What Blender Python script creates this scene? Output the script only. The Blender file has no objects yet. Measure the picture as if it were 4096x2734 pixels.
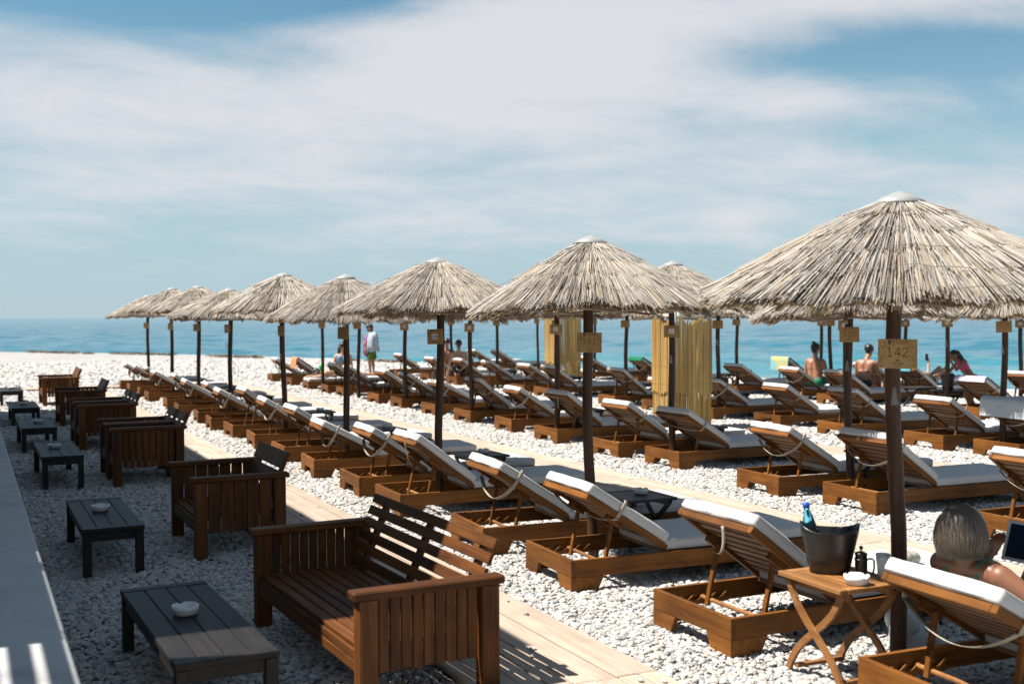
import bpy, bmesh, math, random
import numpy as np
from mathutils import Vector, Matrix, noise
R = math.radians
rng = random.Random(7)
nrng = np.random.default_rng(11)
SC = bpy.context.scene
COL = SC.collection

# ------------------------------------------------------------------ camera
cam_d = bpy.data.cameras.new('camera'); CAM = bpy.data.objects.new('camera', cam_d); COL.objects.link(CAM)
cam_d.sensor_width = 36.0; cam_d.lens = 39.85; cam_d.clip_end = 60000; cam_d.clip_start = 0.05
CAM.matrix_world = (Matrix.Translation((0, 0, 1.9)) @ Matrix.Rotation(R(-25.757), 4, 'Z')
                    @ Matrix.Rotation(R(90 - 1.322), 4, 'X') @ Matrix.Rotation(R(-0.293), 4, 'Z'))
cam_d.dof.use_dof = True; cam_d.dof.focus_distance = 8.8; cam_d.dof.aperture_fstop = 2.6
SC.camera = CAM

# ------------------------------------------------------------------ sun and sky
SUN_EL = 60.0
SUN_AZ_DIR = Vector((-0.94, 0.34, 0)).normalized()          # horizontal direction towards the sun
sun_d = bpy.data.lights.new('sun', 'SUN'); sun_d.energy = 5.0; sun_d.angle = R(0.55); sun_d.color = (1.0, 0.93, 0.84)
SUN = bpy.data.objects.new('sun', sun_d); COL.objects.link(SUN)
to_sun = Vector((SUN_AZ_DIR.x * math.cos(R(SUN_EL)), SUN_AZ_DIR.y * math.cos(R(SUN_EL)), math.sin(R(SUN_EL))))
SUN.rotation_euler = to_sun.to_track_quat('Z', 'Y').to_euler(); SUN.location = (-20, 5, 40)

W = bpy.data.worlds.new('World'); SC.world = W; W.use_nodes = True
wt = W.node_tree; wt.nodes.clear()
def N(t, ty, **k):
    n = t.nodes.new(ty)
    for a, b in k.items():
        if a.startswith('i_'):
            key = a[2:]; key = int(key) if key.isdigit() else key.replace('_', ' ')
            n.inputs[key].default_value = b
        else: setattr(n, a, b)
    return n
def M(t, op, a, b=None, c=None, clamp=False):
    n = t.nodes.new('ShaderNodeMath'); n.operation = op; n.use_clamp = clamp
    for i, v in enumerate((a, b, c)):
        if v is None: continue
        if isinstance(v, (int, float)): n.inputs[i].default_value = v
        else: t.links.new(v, n.inputs[i])
    return n.outputs[0]
def MIX(t, f, a, b, mode='MIX'):
    n = t.nodes.new('ShaderNodeMix'); n.data_type = 'RGBA'; n.blend_type = mode
    for i, v in ((0, f), (6, a), (7, b)):
        if isinstance(v, (int, float)): n.inputs[i].default_value = v
        elif isinstance(v, (tuple, list)): n.inputs[i].default_value = (*v[:3], 1)
        else: t.links.new(v, n.inputs[i])
    return n.outputs[2]
def RAMP(t, f, stops):
    n = t.nodes.new('ShaderNodeValToRGB'); t.links.new(f, n.inputs[0])
    e = n.color_ramp.elements
    while len(e) > 1: e.remove(e[-1])
    e[0].position = stops[0][0]; e[0].color = (*stops[0][1], 1) if len(stops[0][1]) == 3 else stops[0][1]
    for p, c in stops[1:]:
        x = e.new(p); x.color = (*c, 1)
    return n.outputs[0]
g = lambda v: (v, v, v)
sky = N(wt, 'ShaderNodeTexSky', sky_type='NISHITA', sun_disc=False, sun_elevation=R(SUN_EL), altitude=0,
        air_density=1.0, dust_density=0.0, ozone_density=1.6)
sky.sun_rotation = math.atan2(SUN_AZ_DIR.x, SUN_AZ_DIR.y)
tc = N(wt, 'ShaderNodeTexCoord'); sep = N(wt, 'ShaderNodeSeparateXYZ'); wt.links.new(tc.outputs['Generated'], sep.inputs[0])
dx, dy, dz = sep.outputs
den = M(wt, 'ADD', M(wt, 'MAXIMUM', dz, 0.0), 0.14)
cmb = N(wt, 'ShaderNodeCombineXYZ'); wt.links.new(M(wt, 'DIVIDE', dx, den), cmb.inputs[0]); wt.links.new(M(wt, 'DIVIDE', dy, den), cmb.inputs[1])
# flat cloud layer seen in perspective: rotate so that bands run across the bay
mp = N(wt, 'ShaderNodeMapping'); mp.inputs['Rotation'].default_value = (0, 0, R(33)); mp.inputs['Location'].default_value = (3.3, 1.25, 0.4)
mp.inputs['Scale'].default_value = (0.80, 1.0, 1.0); wt.links.new(cmb.outputs[0], mp.inputs[0])
n1 = N(wt, 'ShaderNodeTexNoise', i_Scale=0.55, i_Detail=2.0, i_Roughness=0.5, i_Distortion=0.6); wt.links.new(mp.outputs[0], n1.inputs[0])
n2 = N(wt, 'ShaderNodeTexNoise', i_Scale=2.0, i_Detail=12.0, i_Roughness=0.64, i_Distortion=0.35); wt.links.new(mp.outputs[0], n2.inputs[0])
az = M(wt, 'ARCTAN2', dx, dy); el = M(wt, 'ARCSINE', dz)
u = M(wt, 'DIVIDE', M(wt, 'SUBTRACT', az, R(25.757)), R(24.3)); v = M(wt, 'DIVIDE', el, R(15.6))
def blob(cu, cv, su, sv, amp):
    a = M(wt, 'DIVIDE', M(wt, 'SUBTRACT', u, cu), su); b = M(wt, 'DIVIDE', M(wt, 'SUBTRACT', v, cv), sv)
    r2 = M(wt, 'ADD', M(wt, 'MULTIPLY', a, a), M(wt, 'MULTIPLY', b, b))
    return M(wt, 'MULTIPLY', M(wt, 'EXPONENT', M(wt, 'MULTIPLY', r2, -1.0)), amp)
bias = None
for bl in ((0.08, 0.80, 0.42, 0.24, 0.42), (-0.75, 0.62, 0.40, 0.24, 0.30), (0.62, 0.96, 0.60, 0.09, 0.30),
           (-0.74, 1.05, 0.50, 0.15, -0.62), (0.78, 0.76, 0.36, 0.08, -0.26), (-0.2, 0.40, 0.75, 0.16, 0.10), (0.62, 0.66, 0.28, 0.07, 0.20), (0.60, 0.47, 0.16, 0.07, 0.10),
           (0.95, 0.33, 0.10, 0.07, 0.24), (0.46, 0.30, 0.07, 0.05, 0.16), (-0.45, 0.80, 0.30, 0.05, -0.10), (0.0, 0.0, 9.0, 0.22, -0.22)):
    o = blob(*bl); bias = o if bias is None else M(wt, 'ADD', bias, o)
cov = M(wt, 'ADD', M(wt, 'ADD', M(wt, 'MULTIPLY', n1.outputs[0], 0.45), M(wt, 'MULTIPLY', n2.outputs[0], 0.75)), bias)
mr = N(wt, 'ShaderNodeMapRange', interpolation_type='SMOOTHSTEP', i_1=0.44, i_2=0.98, i_3=0.0, i_4=0.90); wt.links.new(cov, mr.inputs[0])
SKY_S = 0.050
tint0 = MIX(wt, 1.0, sky.outputs[0], (0.70, 0.98, 0.92), 'MULTIPLY')
hz = N(wt, 'ShaderNodeMapRange', interpolation_type='SMOOTHSTEP', i_1=-0.05, i_2=1.05, i_3=0.88, i_4=0.0); wt.links.new(v, hz.inputs[0])
tint = MIX(wt, hz.outputs[0], tint0, tuple(c_ / SKY_S for c_ in (0.200, 0.258, 0.312)))
cloudc = N(wt, 'ShaderNodeRGB'); cloudc.outputs[0].default_value = (0.350 / SKY_S, 0.347 / SKY_S, 0.358 / SKY_S, 1)
colr = MIX(wt, mr.outputs[0], tint, cloudc.outputs[0])
bg = N(wt, 'ShaderNodeBackground', i_Strength=SKY_S); wt.links.new(colr, bg.inputs[0])
wo = N(wt, 'ShaderNodeOutputWorld'); wt.links.new(bg.outputs[0], wo.inputs[0])
vs = SC.view_settings; vs.view_transform = 'Standard'; vs.look = 'None'; vs.gamma = 1.0; vs.exposure = 1.15; vs.use_curve_mapping = False
SC.cycles.use_denoising = True
SC.cycles.max_bounces = 7; SC.cycles.transparent_max_bounces = 8

# ------------------------------------------------------------------ materials
def mat(name):
    m = bpy.data.materials.new(name); m.use_nodes = True
    t = m.node_tree; return m, t, t.nodes['Principled BSDF']
def simple(name, col, rough=0.6, var=0.10, scale=6.0, bump=0.0, metallic=0.0, spec=0.5):
    m, t, b = mat(name)
    tcn = N(t, 'ShaderNodeTexCoord'); nz = N(t, 'ShaderNodeTexNoise', i_Scale=scale, i_Detail=4.0); t.links.new(tcn.outputs['Object'], nz.inputs[0])
    f = N(t, 'ShaderNodeMapRange', i_1=0.25, i_2=0.75, i_3=1 - var, i_4=1 + var); t.links.new(nz.outputs[0], f.inputs[0])
    vm = N(t, 'ShaderNodeVectorMath', operation='SCALE'); vm.inputs[0].default_value = col; t.links.new(f.outputs[0], vm.inputs['Scale'])
    t.links.new(vm.outputs[0], b.inputs['Base Color']); b.inputs['Roughness'].default_value = rough; b.inputs['Metallic'].default_value = metallic
    b.inputs['Specular IOR Level'].default_value = spec
    if bump:
        bp = N(t, 'ShaderNodeBump', i_Strength=bump, i_Distance=0.01); t.links.new(nz.outputs[0], bp.inputs['Height']); t.links.new(bp.outputs[0], b.inputs['Normal'])
    return m
def wood(name, c1, c2, axis=0, rough=0.55, grain=26.0, rvar=0.25, bump=0.25, wear=None, spec=0.4):
    m, t, b = mat(name)
    tcn = N(t, 'ShaderNodeTexCoord'); oi = N(t, 'ShaderNodeObjectInfo')
    off = N(t, 'ShaderNodeVectorMath', operation='ADD'); t.links.new(tcn.outputs['Object'], off.inputs[0])
    sc = N(t, 'ShaderNodeVectorMath', operation='SCALE'); sc.inputs[0].default_value = (7.3, 5.1, 9.7); t.links.new(oi.outputs['Random'], sc.inputs['Scale'])
    t.links.new(sc.outputs[0], off.inputs[1])
    mpn = N(t, 'ShaderNodeMapping'); s = [grain] * 3; s[axis] = grain * 0.06; mpn.inputs['Scale'].default_value = s; t.links.new(off.outputs[0], mpn.inputs[0])
    nz = N(t, 'ShaderNodeTexNoise', i_Scale=1.0, i_Detail=5.0, i_Roughness=0.65, i_Distortion=0.3); t.links.new(mpn.outputs[0], nz.inputs[0])
    big = N(t, 'ShaderNodeTexNoise', i_Scale=3.5, i_Detail=3.0); t.links.new(off.outputs[0], big.inputs[0])
    f = M(t, 'ADD', M(t, 'MULTIPLY', nz.outputs[0], 0.75), M(t, 'MULTIPLY', big.outputs[0], 0.4))
    c = RAMP(t, f, [(0.38, c1), (0.74, c2)])
    br = N(t, 'ShaderNodeMapRange', i_1=0.0, i_2=1.0, i_3=1 - rvar, i_4=1 + rvar); t.links.new(oi.outputs['Random'], br.inputs[0])
    c = MIX(t, 1.0, c, br.outputs[0], 'MULTIPLY')
    if wear:
        wn = N(t, 'ShaderNodeTexNoise', i_Scale=9.0, i_Detail=6.0, i_Roughness=0.75); t.links.new(off.outputs[0], wn.inputs[0])
        wf = N(t, 'ShaderNodeMapRange', i_1=0.60, i_2=0.68, i_3=0.0, i_4=0.55); t.links.new(wn.outputs[0], wf.inputs[0])
        c = MIX(t, wf.outputs[0], c, wear)
    t.links.new(c, b.inputs['Base Color']); b.inputs['Roughness'].default_value = rough; b.inputs['Specular IOR Level'].default_value = spec
    bp = N(t, 'ShaderNodeBump', i_Strength=bump, i_Distance=0.004); t.links.new(nz.outputs[0], bp.inputs['Height']); t.links.new(bp.outputs[0], b.inputs['Normal'])
    return m
MT = {}
MT['lx'] = wood('stained_wood_x', (0.068, 0.0215, 0.0030), (0.186, 0.070, 0.0105), 0, 0.6, spec=0.22, wear=(0.22, 0.100, 0.028))
MT['ly'] = wood('stained_wood_y', (0.068, 0.0215, 0.0030), (0.186, 0.070, 0.0105), 1, 0.6, spec=0.22, wear=(0.22, 0.100, 0.028))
MT['slat'] = wood('backrest_slat_wood', (0.15, 0.080, 0.042), (0.25, 0.145, 0.083), 1, 0.65)
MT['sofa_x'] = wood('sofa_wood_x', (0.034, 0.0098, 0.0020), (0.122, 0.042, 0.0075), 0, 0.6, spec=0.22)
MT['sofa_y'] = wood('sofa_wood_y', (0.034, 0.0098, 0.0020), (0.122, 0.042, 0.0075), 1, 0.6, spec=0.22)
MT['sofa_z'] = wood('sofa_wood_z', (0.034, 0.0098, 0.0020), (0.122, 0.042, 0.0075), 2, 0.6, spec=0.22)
MT['tblack'] = wood('dark_table_wood', (0.006, 0.0055, 0.0055), (0.020, 0.017, 0.016), 1, 0.55, rvar=0.15, wear=(0.045, 0.031, 0.022), spec=0.25)
MT['tdark'] = wood('dark_slat_wood', (0.011, 0.008, 0.007), (0.031, 0.022, 0.019), 0, 0.5, rvar=0.2)
MT['teak'] = wood('teak_wood', (0.14, 0.054, 0.014), (0.27, 0.123, 0.037), 0, 0.6, wear=(0.32, 0.22, 0.12))
MT['deck'] = wood('boardwalk_wood', (0.285, 0.222, 0.172), (0.43, 0.348, 0.278), 1, 0.75, grain=20, rvar=0.12, wear=(0.27, 0.21, 0.165))
MT['pole'] = wood('pole_wood', (0.022, 0.009, 0.0035), (0.072, 0.031, 0.012), 2, 0.6, grain=30)
MT['rib'] = wood('rib_wood', (0.16, 0.11, 0.07), (0.32, 0.24, 0.17), 0, 0.7)
MT['sign'] = wood('sign_plywood', (0.315, 0.195, 0.070), (0.43, 0.28, 0.115), 0, 0.6, grain=30, rvar=0.06, bump=0.05)
MT['print'] = simple('black_print', (0.025, 0.022, 0.03), 0.7, 0)
MT['brown_print'] = simple('brown_print', (0.28, 0.085, 0.035), 0.7, 0)
MT['purple_print'] = simple('purple_print', (0.06, 0.025, 0.045), 0.7, 0)
MT['paper'] = simple('white_paper', (0.75, 0.76, 0.80), 0.7, 0.03)
def fabric(name, col, var=0.04):
    m, t, b = mat(name)
    tcn = N(t, 'ShaderNodeTexCoord'); nz = N(t, 'ShaderNodeTexNoise', i_Scale=9.0, i_Detail=5.0, i_Roughness=0.6); t.links.new(tcn.outputs['Object'], nz.inputs[0])
    wv = N(t, 'ShaderNodeTexNoise', i_Scale=420.0, i_Detail=1.0); t.links.new(tcn.outputs['Object'], wv.inputs[0])
    f = N(t, 'ShaderNodeMapRange', i_1=0.3, i_2=0.7, i_3=1 - var, i_4=1 + var); t.links.new(nz.outputs[0], f.inputs[0])
    vm = N(t, 'ShaderNodeVectorMath', operation='SCALE'); vm.inputs[0].default_value = col; t.links.new(f.outputs[0], vm.inputs['Scale'])
    t.links.new(vm.outputs[0], b.inputs['Base Color']); b.inputs['Roughness'].default_value = 0.9; b.inputs['Specular IOR Level'].default_value = 0.15
    h = M(t, 'ADD', M(t, 'MULTIPLY', nz.outputs[0], 1.0), M(t, 'MULTIPLY', wv.outputs[0], 0.12))
    bp = N(t, 'ShaderNodeBump', i_Strength=0.5, i_Distance=0.02); t.links.new(h, bp.inputs['Height']); t.links.new(bp.outputs[0], b.inputs['Normal'])
    return m
MT['cushion'] = fabric('white_cushion_fabric', (0.47, 0.465, 0.46))
MT['strap'] = fabric('cream_webbing', (0.32, 0.29, 0.235))
MT['towel_white'] = fabric('white_towel', (0.44, 0.47, 0.49))
MT['towel_orange'] = fabric('orange_towel', (0.48, 0.19, 0.09), 0.25)
MT['towel_blue'] = fabric('blue_towel', (0.08, 0.28, 0.36), 0.25)
MT['towel_lilac'] = fabric('lilac_towel', (0.40, 0.365, 0.45), 0.1)
MT['towel_green'] = fabric('green_towel', (0.012, 0.13, 0.065), 0.15)
def towelmix(name, c1, c2, s):
    m, t, b = mat(name); tcn = N(t, 'ShaderNodeTexCoord'); vz = N(t, 'ShaderNodeTexNoise', i_Scale=s, i_Detail=1.5, i_Distortion=1.2); t.links.new(tcn.outputs['Object'], vz.inputs[0])
    t.links.new(RAMP(t, vz.outputs[0], [(0.46, c1), (0.54, c2)]), b.inputs['Base Color']); b.inputs['Roughness'].default_value = 0.95; return m
MT['towel_turq'] = towelmix('turquoise_yellow_towel', (0.16, 0.34, 0.36), (0.42, 0.34, 0.10), 4.5)
MT['towel_boy'] = towelmix('pale_printed_towel', (0.36, 0.40, 0.44), (0.27, 0.32, 0.40), 9)
MT['towel_front'] = towelmix('purple_orange_towel', (0.10, 0.03, 0.16), (0.50, 0.13, 0.03), 8)
MT['ceramic'] = simple('white_ceramic', (0.58, 0.58, 0.575), 0.25, 0.02)
MT['blackplastic'] = simple('black_plastic', (0.012, 0.012, 0.013), 0.3, 0.1)
MT['metal'] = simple('galvanised_metal', (0.52, 0.55, 0.56), 0.45, 0.12, metallic=0.4)
MT['wire'] = simple('rusty_wire', (0.16, 0.14, 0.12), 0.7, 0.1)
MT['capm'] = simple('painted_tin_cap', (0.25, 0.255, 0.25), 0.5, 0.12, 9)
MT['cream'] = simple('cream_plastic', (0.68, 0.63, 0.50), 0.4, 0.05)
MT['bluesteel'] = simple('blue_grey_steel', (0.33, 0.42, 0.50), 0.5, 0.05)
MT['cane'] = None
m, t, b = mat('white_painted_wall'); tcn = N(t, 'ShaderNodeNewGeometry')
nz = N(t, 'ShaderNodeTexNoise', i_Scale=2.2, i_Detail=8.0, i_Roughness=0.7); t.links.new(tcn.outputs['Position'], nz.inputs[0])
n2_ = N(t, 'ShaderNodeTexNoise', i_Scale=55.0, i_Detail=3.0); t.links.new(tcn.outputs['Position'], n2_.inputs[0])
c = RAMP(t, nz.outputs[0], [(0.30, (0.24, 0.245, 0.25)), (0.46, (0.335, 0.345, 0.35)), (0.7, (0.37, 0.38, 0.385))]); sp2 = N(t, 'ShaderNodeMapRange', i_1=0.62, i_2=0.72, i_3=0.0, i_4=0.35); t.links.new(n2_.outputs[0], sp2.inputs[0])
t.links.new(MIX(t, sp2.outputs[0], c, (0.20, 0.19, 0.17)), b.inputs['Base Color']); b.inputs['Roughness'].default_value = 0.7
bp = N(t, 'ShaderNodeBump', i_Strength=0.35, i_Distance=0.006); t.links.new(n2_.outputs[0], bp.inputs['Height']); t.links.new(bp.outputs[0], b.inputs['Normal']); MT['wall'] = m
MT['awning'] = simple('grey_canvas', (0.12, 0.12, 0.125), 0.85, 0.06)
MT['dkgreen'] = simple('green_fabric', (0.01, 0.16, 0.10), 0.8, 0.05)
MT['navy'] = simple('dark_swimwear', (0.012, 0.014, 0.025), 0.8, 0.05)
MT['pink'] = simple('pink_swimwear', (0.75, 0.05, 0.18), 0.7, 0.05)
MT['olive'] = simple('olive_green_shorts', (0.07, 0.13, 0.015), 0.8, 0.2)
MT['bluewear'] = simple('light_blue_print_swimwear', (0.18, 0.33, 0.50), 0.8, 0.3, 40)
MT['skin'] = simple('tanned_skin', (0.27, 0.125, 0.070), 0.5, 0.06, 12)
MT['skin_pale'] = simple('fair_skin', (0.42, 0.245, 0.165), 0.5, 0.06, 12)
MT['skin_dark'] = simple('brown_skin', (0.185, 0.080, 0.042), 0.45, 0.06, 12)
def hairm(name, c1, c2):
    m, t, b = mat(name); tcn = N(t, 'ShaderNodeTexCoord'); mpn = N(t, 'ShaderNodeMapping'); mpn.inputs['Scale'].default_value = (260, 260, 7); t.links.new(tcn.outputs['Object'], mpn.inputs[0])
    nz = N(t, 'ShaderNodeTexNoise', i_Scale=1.0, i_Detail=3.0); t.links.new(mpn.outputs[0], nz.inputs[0])
    t.links.new(RAMP(t, nz.outputs[0], [(0.35, c1), (0.65, c2)]), b.inputs['Base Color']); b.inputs['Roughness'].default_value = 0.4
    bp = N(t, 'ShaderNodeBump', i_Strength=0.35, i_Distance=0.003); t.links.new(nz.outputs[0], bp.inputs['Height']); t.links.new(bp.outputs[0], b.inputs['Normal']); return m
MT['hair'] = hairm('black_hair', (0.006, 0.005, 0.006), (0.02, 0.016, 0.015))
MT['hair_grey'] = hairm('ash_grey_hair', (0.085, 0.068, 0.052), (0.112, 0.090, 0.068))
MT['hair_blond'] = hairm('pale_blond_hair', (0.32, 0.29, 0.22), (0.48, 0.45, 0.38))
MT['lens'] = simple('dark_lens', (0.01, 0.01, 0.012), 0.15, 0)
MT['hat'] = simple('white_straw_hat', (0.46, 0.45, 0.42), 0.8, 0.06)
MT['screen'] = simple('tablet_glass', (0.012, 0.018, 0.035), 0.08, 0)
MT['red'] = simple('red_plastic', (0.45, 0.02, 0.02), 0.35, 0.03)
MT['float_green'] = simple('green_inflatable_vinyl', (0.03, 0.36, 0.10), 0.3, 0.1)
MT['leather'] = simple('brown_cover', (0.10, 0.045, 0.02), 0.5, 0.05)
MT['weed'] = simple('dry_seaweed', (0.16, 0.11, 0.065), 0.9, 0.4, 30, 0.5)
def glass(name, col, rough=0.05, alpha=None, trans=1.0):
    m, t, b = mat(name); b.inputs['Base Color'].default_value = (*col, 1); b.inputs['Roughness'].default_value = rough
    b.inputs['Transmission Weight'].default_value = trans; b.inputs['IOR'].default_value = 1.35
    if alpha is not None: b.inputs['Alpha'].default_value = alpha
    return m
MT['bluebottle'] = glass('blue_bottle_plastic', (0.16, 0.62, 0.85), 0.12)
MT['clear'] = glass('clear_glass', (0.9, 0.93, 0.93), 0.03)
MT['frost'] = glass('frosted_plastic', (0.72, 0.82, 0.86), 0.45, None, 0.6)
MT['bag'] = glass('clear_plastic_bag', (0.46, 0.48, 0.50), 0.3, 0.30, 0.2)
MT['bluecap'] = simple('blue_cap', (0.01, 0.08, 0.42), 0.4, 0)
def attrmat(name, rough=0.8, spec=0.2, stretch=None, bump=0.0):
    m, t, b = mat(name); a = N(t, 'ShaderNodeAttribute', attribute_name='Col')
    c = a.outputs['Color']
    t.links.new(c, b.inputs['Base Color']); b.inputs['Roughness'].default_value = rough; b.inputs['Specular IOR Level'].default_value = spec
    return m
MT['thatch'] = attrmat('reed_thatch', 0.7, 0.25)
MT['cane'] = attrmat('split_cane', 0.6, 0.3)
# pebbles
m, t, b = mat('pebble_stone')
oi = N(t, 'ShaderNodeObjectInfo'); tcn = N(t, 'ShaderNodeTexCoord')
c = RAMP(t, oi.outputs['Random'], [(0.0, (0.17, 0.177, 0.19)), (0.07, (0.285, 0.29, 0.295)), (0.22, (0.36, 0.36, 0.357)), (0.42, (0.41, 0.407, 0.40)), (0.60, (0.385, 0.35, 0.30)), (0.66, (0.41, 0.40, 0.385)), (0.82, (0.48, 0.473, 0.465)), (0.95, (0.345, 0.29, 0.237)), (1.0, (0.455, 0.447, 0.443))])
nz = N(t, 'ShaderNodeTexNoise', i_Scale=1.6, i_Detail=4.0); t.links.new(tcn.outputs['Object'], nz.inputs[0])
f = N(t, 'ShaderNodeMapRange', i_1=0.3, i_2=0.7, i_3=0.88, i_4=1.1); t.links.new(nz.outputs[0], f.inputs[0])
t.links.new(MIX(t, 1.0, c, f.outputs[0], 'MULTIPLY'), b.inputs['Base Color']); b.inputs['Roughness'].default_value = 0.7; b.inputs['Specular IOR Level'].default_value = 0.3
MT['pebble'] = m
# ground under and beyond the built pebbles
m, t, b = mat('pebble_ground')
geo = N(t, 'ShaderNodeNewGeometry'); vo = N(t, 'ShaderNodeTexVoronoi', i_Scale=22.0); vo.inputs['Randomness'].default_value = 1.0; t.links.new(geo.outputs['Position'], vo.inputs[0])
sp = N(t, 'ShaderNodeSeparateColor'); t.links.new(vo.outputs['Color'], sp.inputs[0])
c = RAMP(t, sp.outputs[0], [(0.0, (0.21, 0.215, 0.22)), (0.25, (0.34, 0.34, 0.337)), (0.6, (0.385, 0.378, 0.362)), (1.0, (0.45, 0.443, 0.435))])
dk = N(t, 'ShaderNodeMapRange', i_1=0.25, i_2=0.75, i_3=1.0, i_4=0.82); t.links.new(vo.outputs['Distance'], dk.inputs[0])
c = MIX(t, 1.0, c, dk.outputs[0], 'MULTIPLY')
bgn = N(t, 'ShaderNodeTexNoise', i_Scale=0.35, i_Detail=5.0); t.links.new(geo.outputs['Position'], bgn.inputs[0])
bg2 = N(t, 'ShaderNodeTexNoise', i_Scale=4.0, i_Detail=6.0, i_Roughness=0.8); t.links.new(geo.outputs['Position'], bg2.inputs[0])
f = N(t, 'ShaderNodeMapRange', i_1=0.3, i_2=0.7, i_3=0.62, i_4=1.08); t.links.new(M(t, 'ADD', M(t, 'MULTIPLY', bgn.outputs[0], 0.4), M(t, 'MULTIPLY', bg2.outputs[0], 0.6)), f.inputs[0])
t.links.new(MIX(t, 1.0, c, f.outputs[0], 'MULTIPLY'), b.inputs['Base Color']); b.inputs['Roughness'].default_value = 0.9; b.inputs['Specular IOR Level'].default_value = 0.2
bp = N(t, 'ShaderNodeBump', i_Strength=0.6, i_Distance=0.02, invert=True); t.links.new(vo.outputs['Distance'], bp.inputs['Height']); t.links.new(bp.outputs[0], b.inputs['Normal'])
MT['ground'] = m
# sea
m, t, b = mat('sea_water')
geo = N(t, 'ShaderNodeNewGeometry'); spx = N(t, 'ShaderNodeSeparateXYZ'); t.links.new(geo.outputs['Position'], spx.inputs[0])
ln = N(t, 'ShaderNodeVectorMath', operation='LENGTH'); t.links.new(geo.outputs['Position'], ln.inputs[0])
mpn = N(t, 'ShaderNodeMapping'); mpn.inputs['Rotation'].default_value = (0, 0, R(25.8)); mpn.inputs['Scale'].default_value = (0.35, 1.0, 1.0); t.links.new(geo.outputs['Position'], mpn.inputs[0])
w1 = N(t, 'ShaderNodeTexNoise', i_Scale=0.30, i_Detail=7.0, i_Roughness=0.62, i_Distortion=0.4); t.links.new(mpn.outputs[0], w1.inputs[0])
w2 = N(t, 'ShaderNodeTexNoise', i_Scale=0.035, i_Detail=5.0, i_Roughness=0.6); t.links.new(mpn.outputs[0], w2.inputs[0])
dist = N(t, 'ShaderNodeMapRange', i_1=30.0, i_2=190.0, i_3=0.0, i_4=1.0); t.links.new(ln.outputs['Value'], dist.inputs[0])
deep = M(t, 'ADD', dist.outputs[0], M(t, 'MULTIPLY', M(t, 'SUBTRACT', w2.outputs[0], 0.5), 0.8), clamp=True)
c = RAMP(t, deep, [(0.0, (0.050, 0.190, 0.225)), (0.22, (0.013, 0.112, 0.165)), (1.0, (0.007, 0.090, 0.145))])
t.links.new(c, b.inputs['Base Color']); b.inputs['Roughness'].default_value = 0.10; b.inputs['IOR'].default_value = 1.33; b.inputs['Specular IOR Level'].default_value = 0.16
bp = N(t, 'ShaderNodeBump', i_Strength=0.7, i_Distance=0.5); t.links.new(w1.outputs[0], bp.inputs['Height']); t.links.new(bp.outputs[0], b.inputs['Normal'])
MT['sea'] = m
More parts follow.
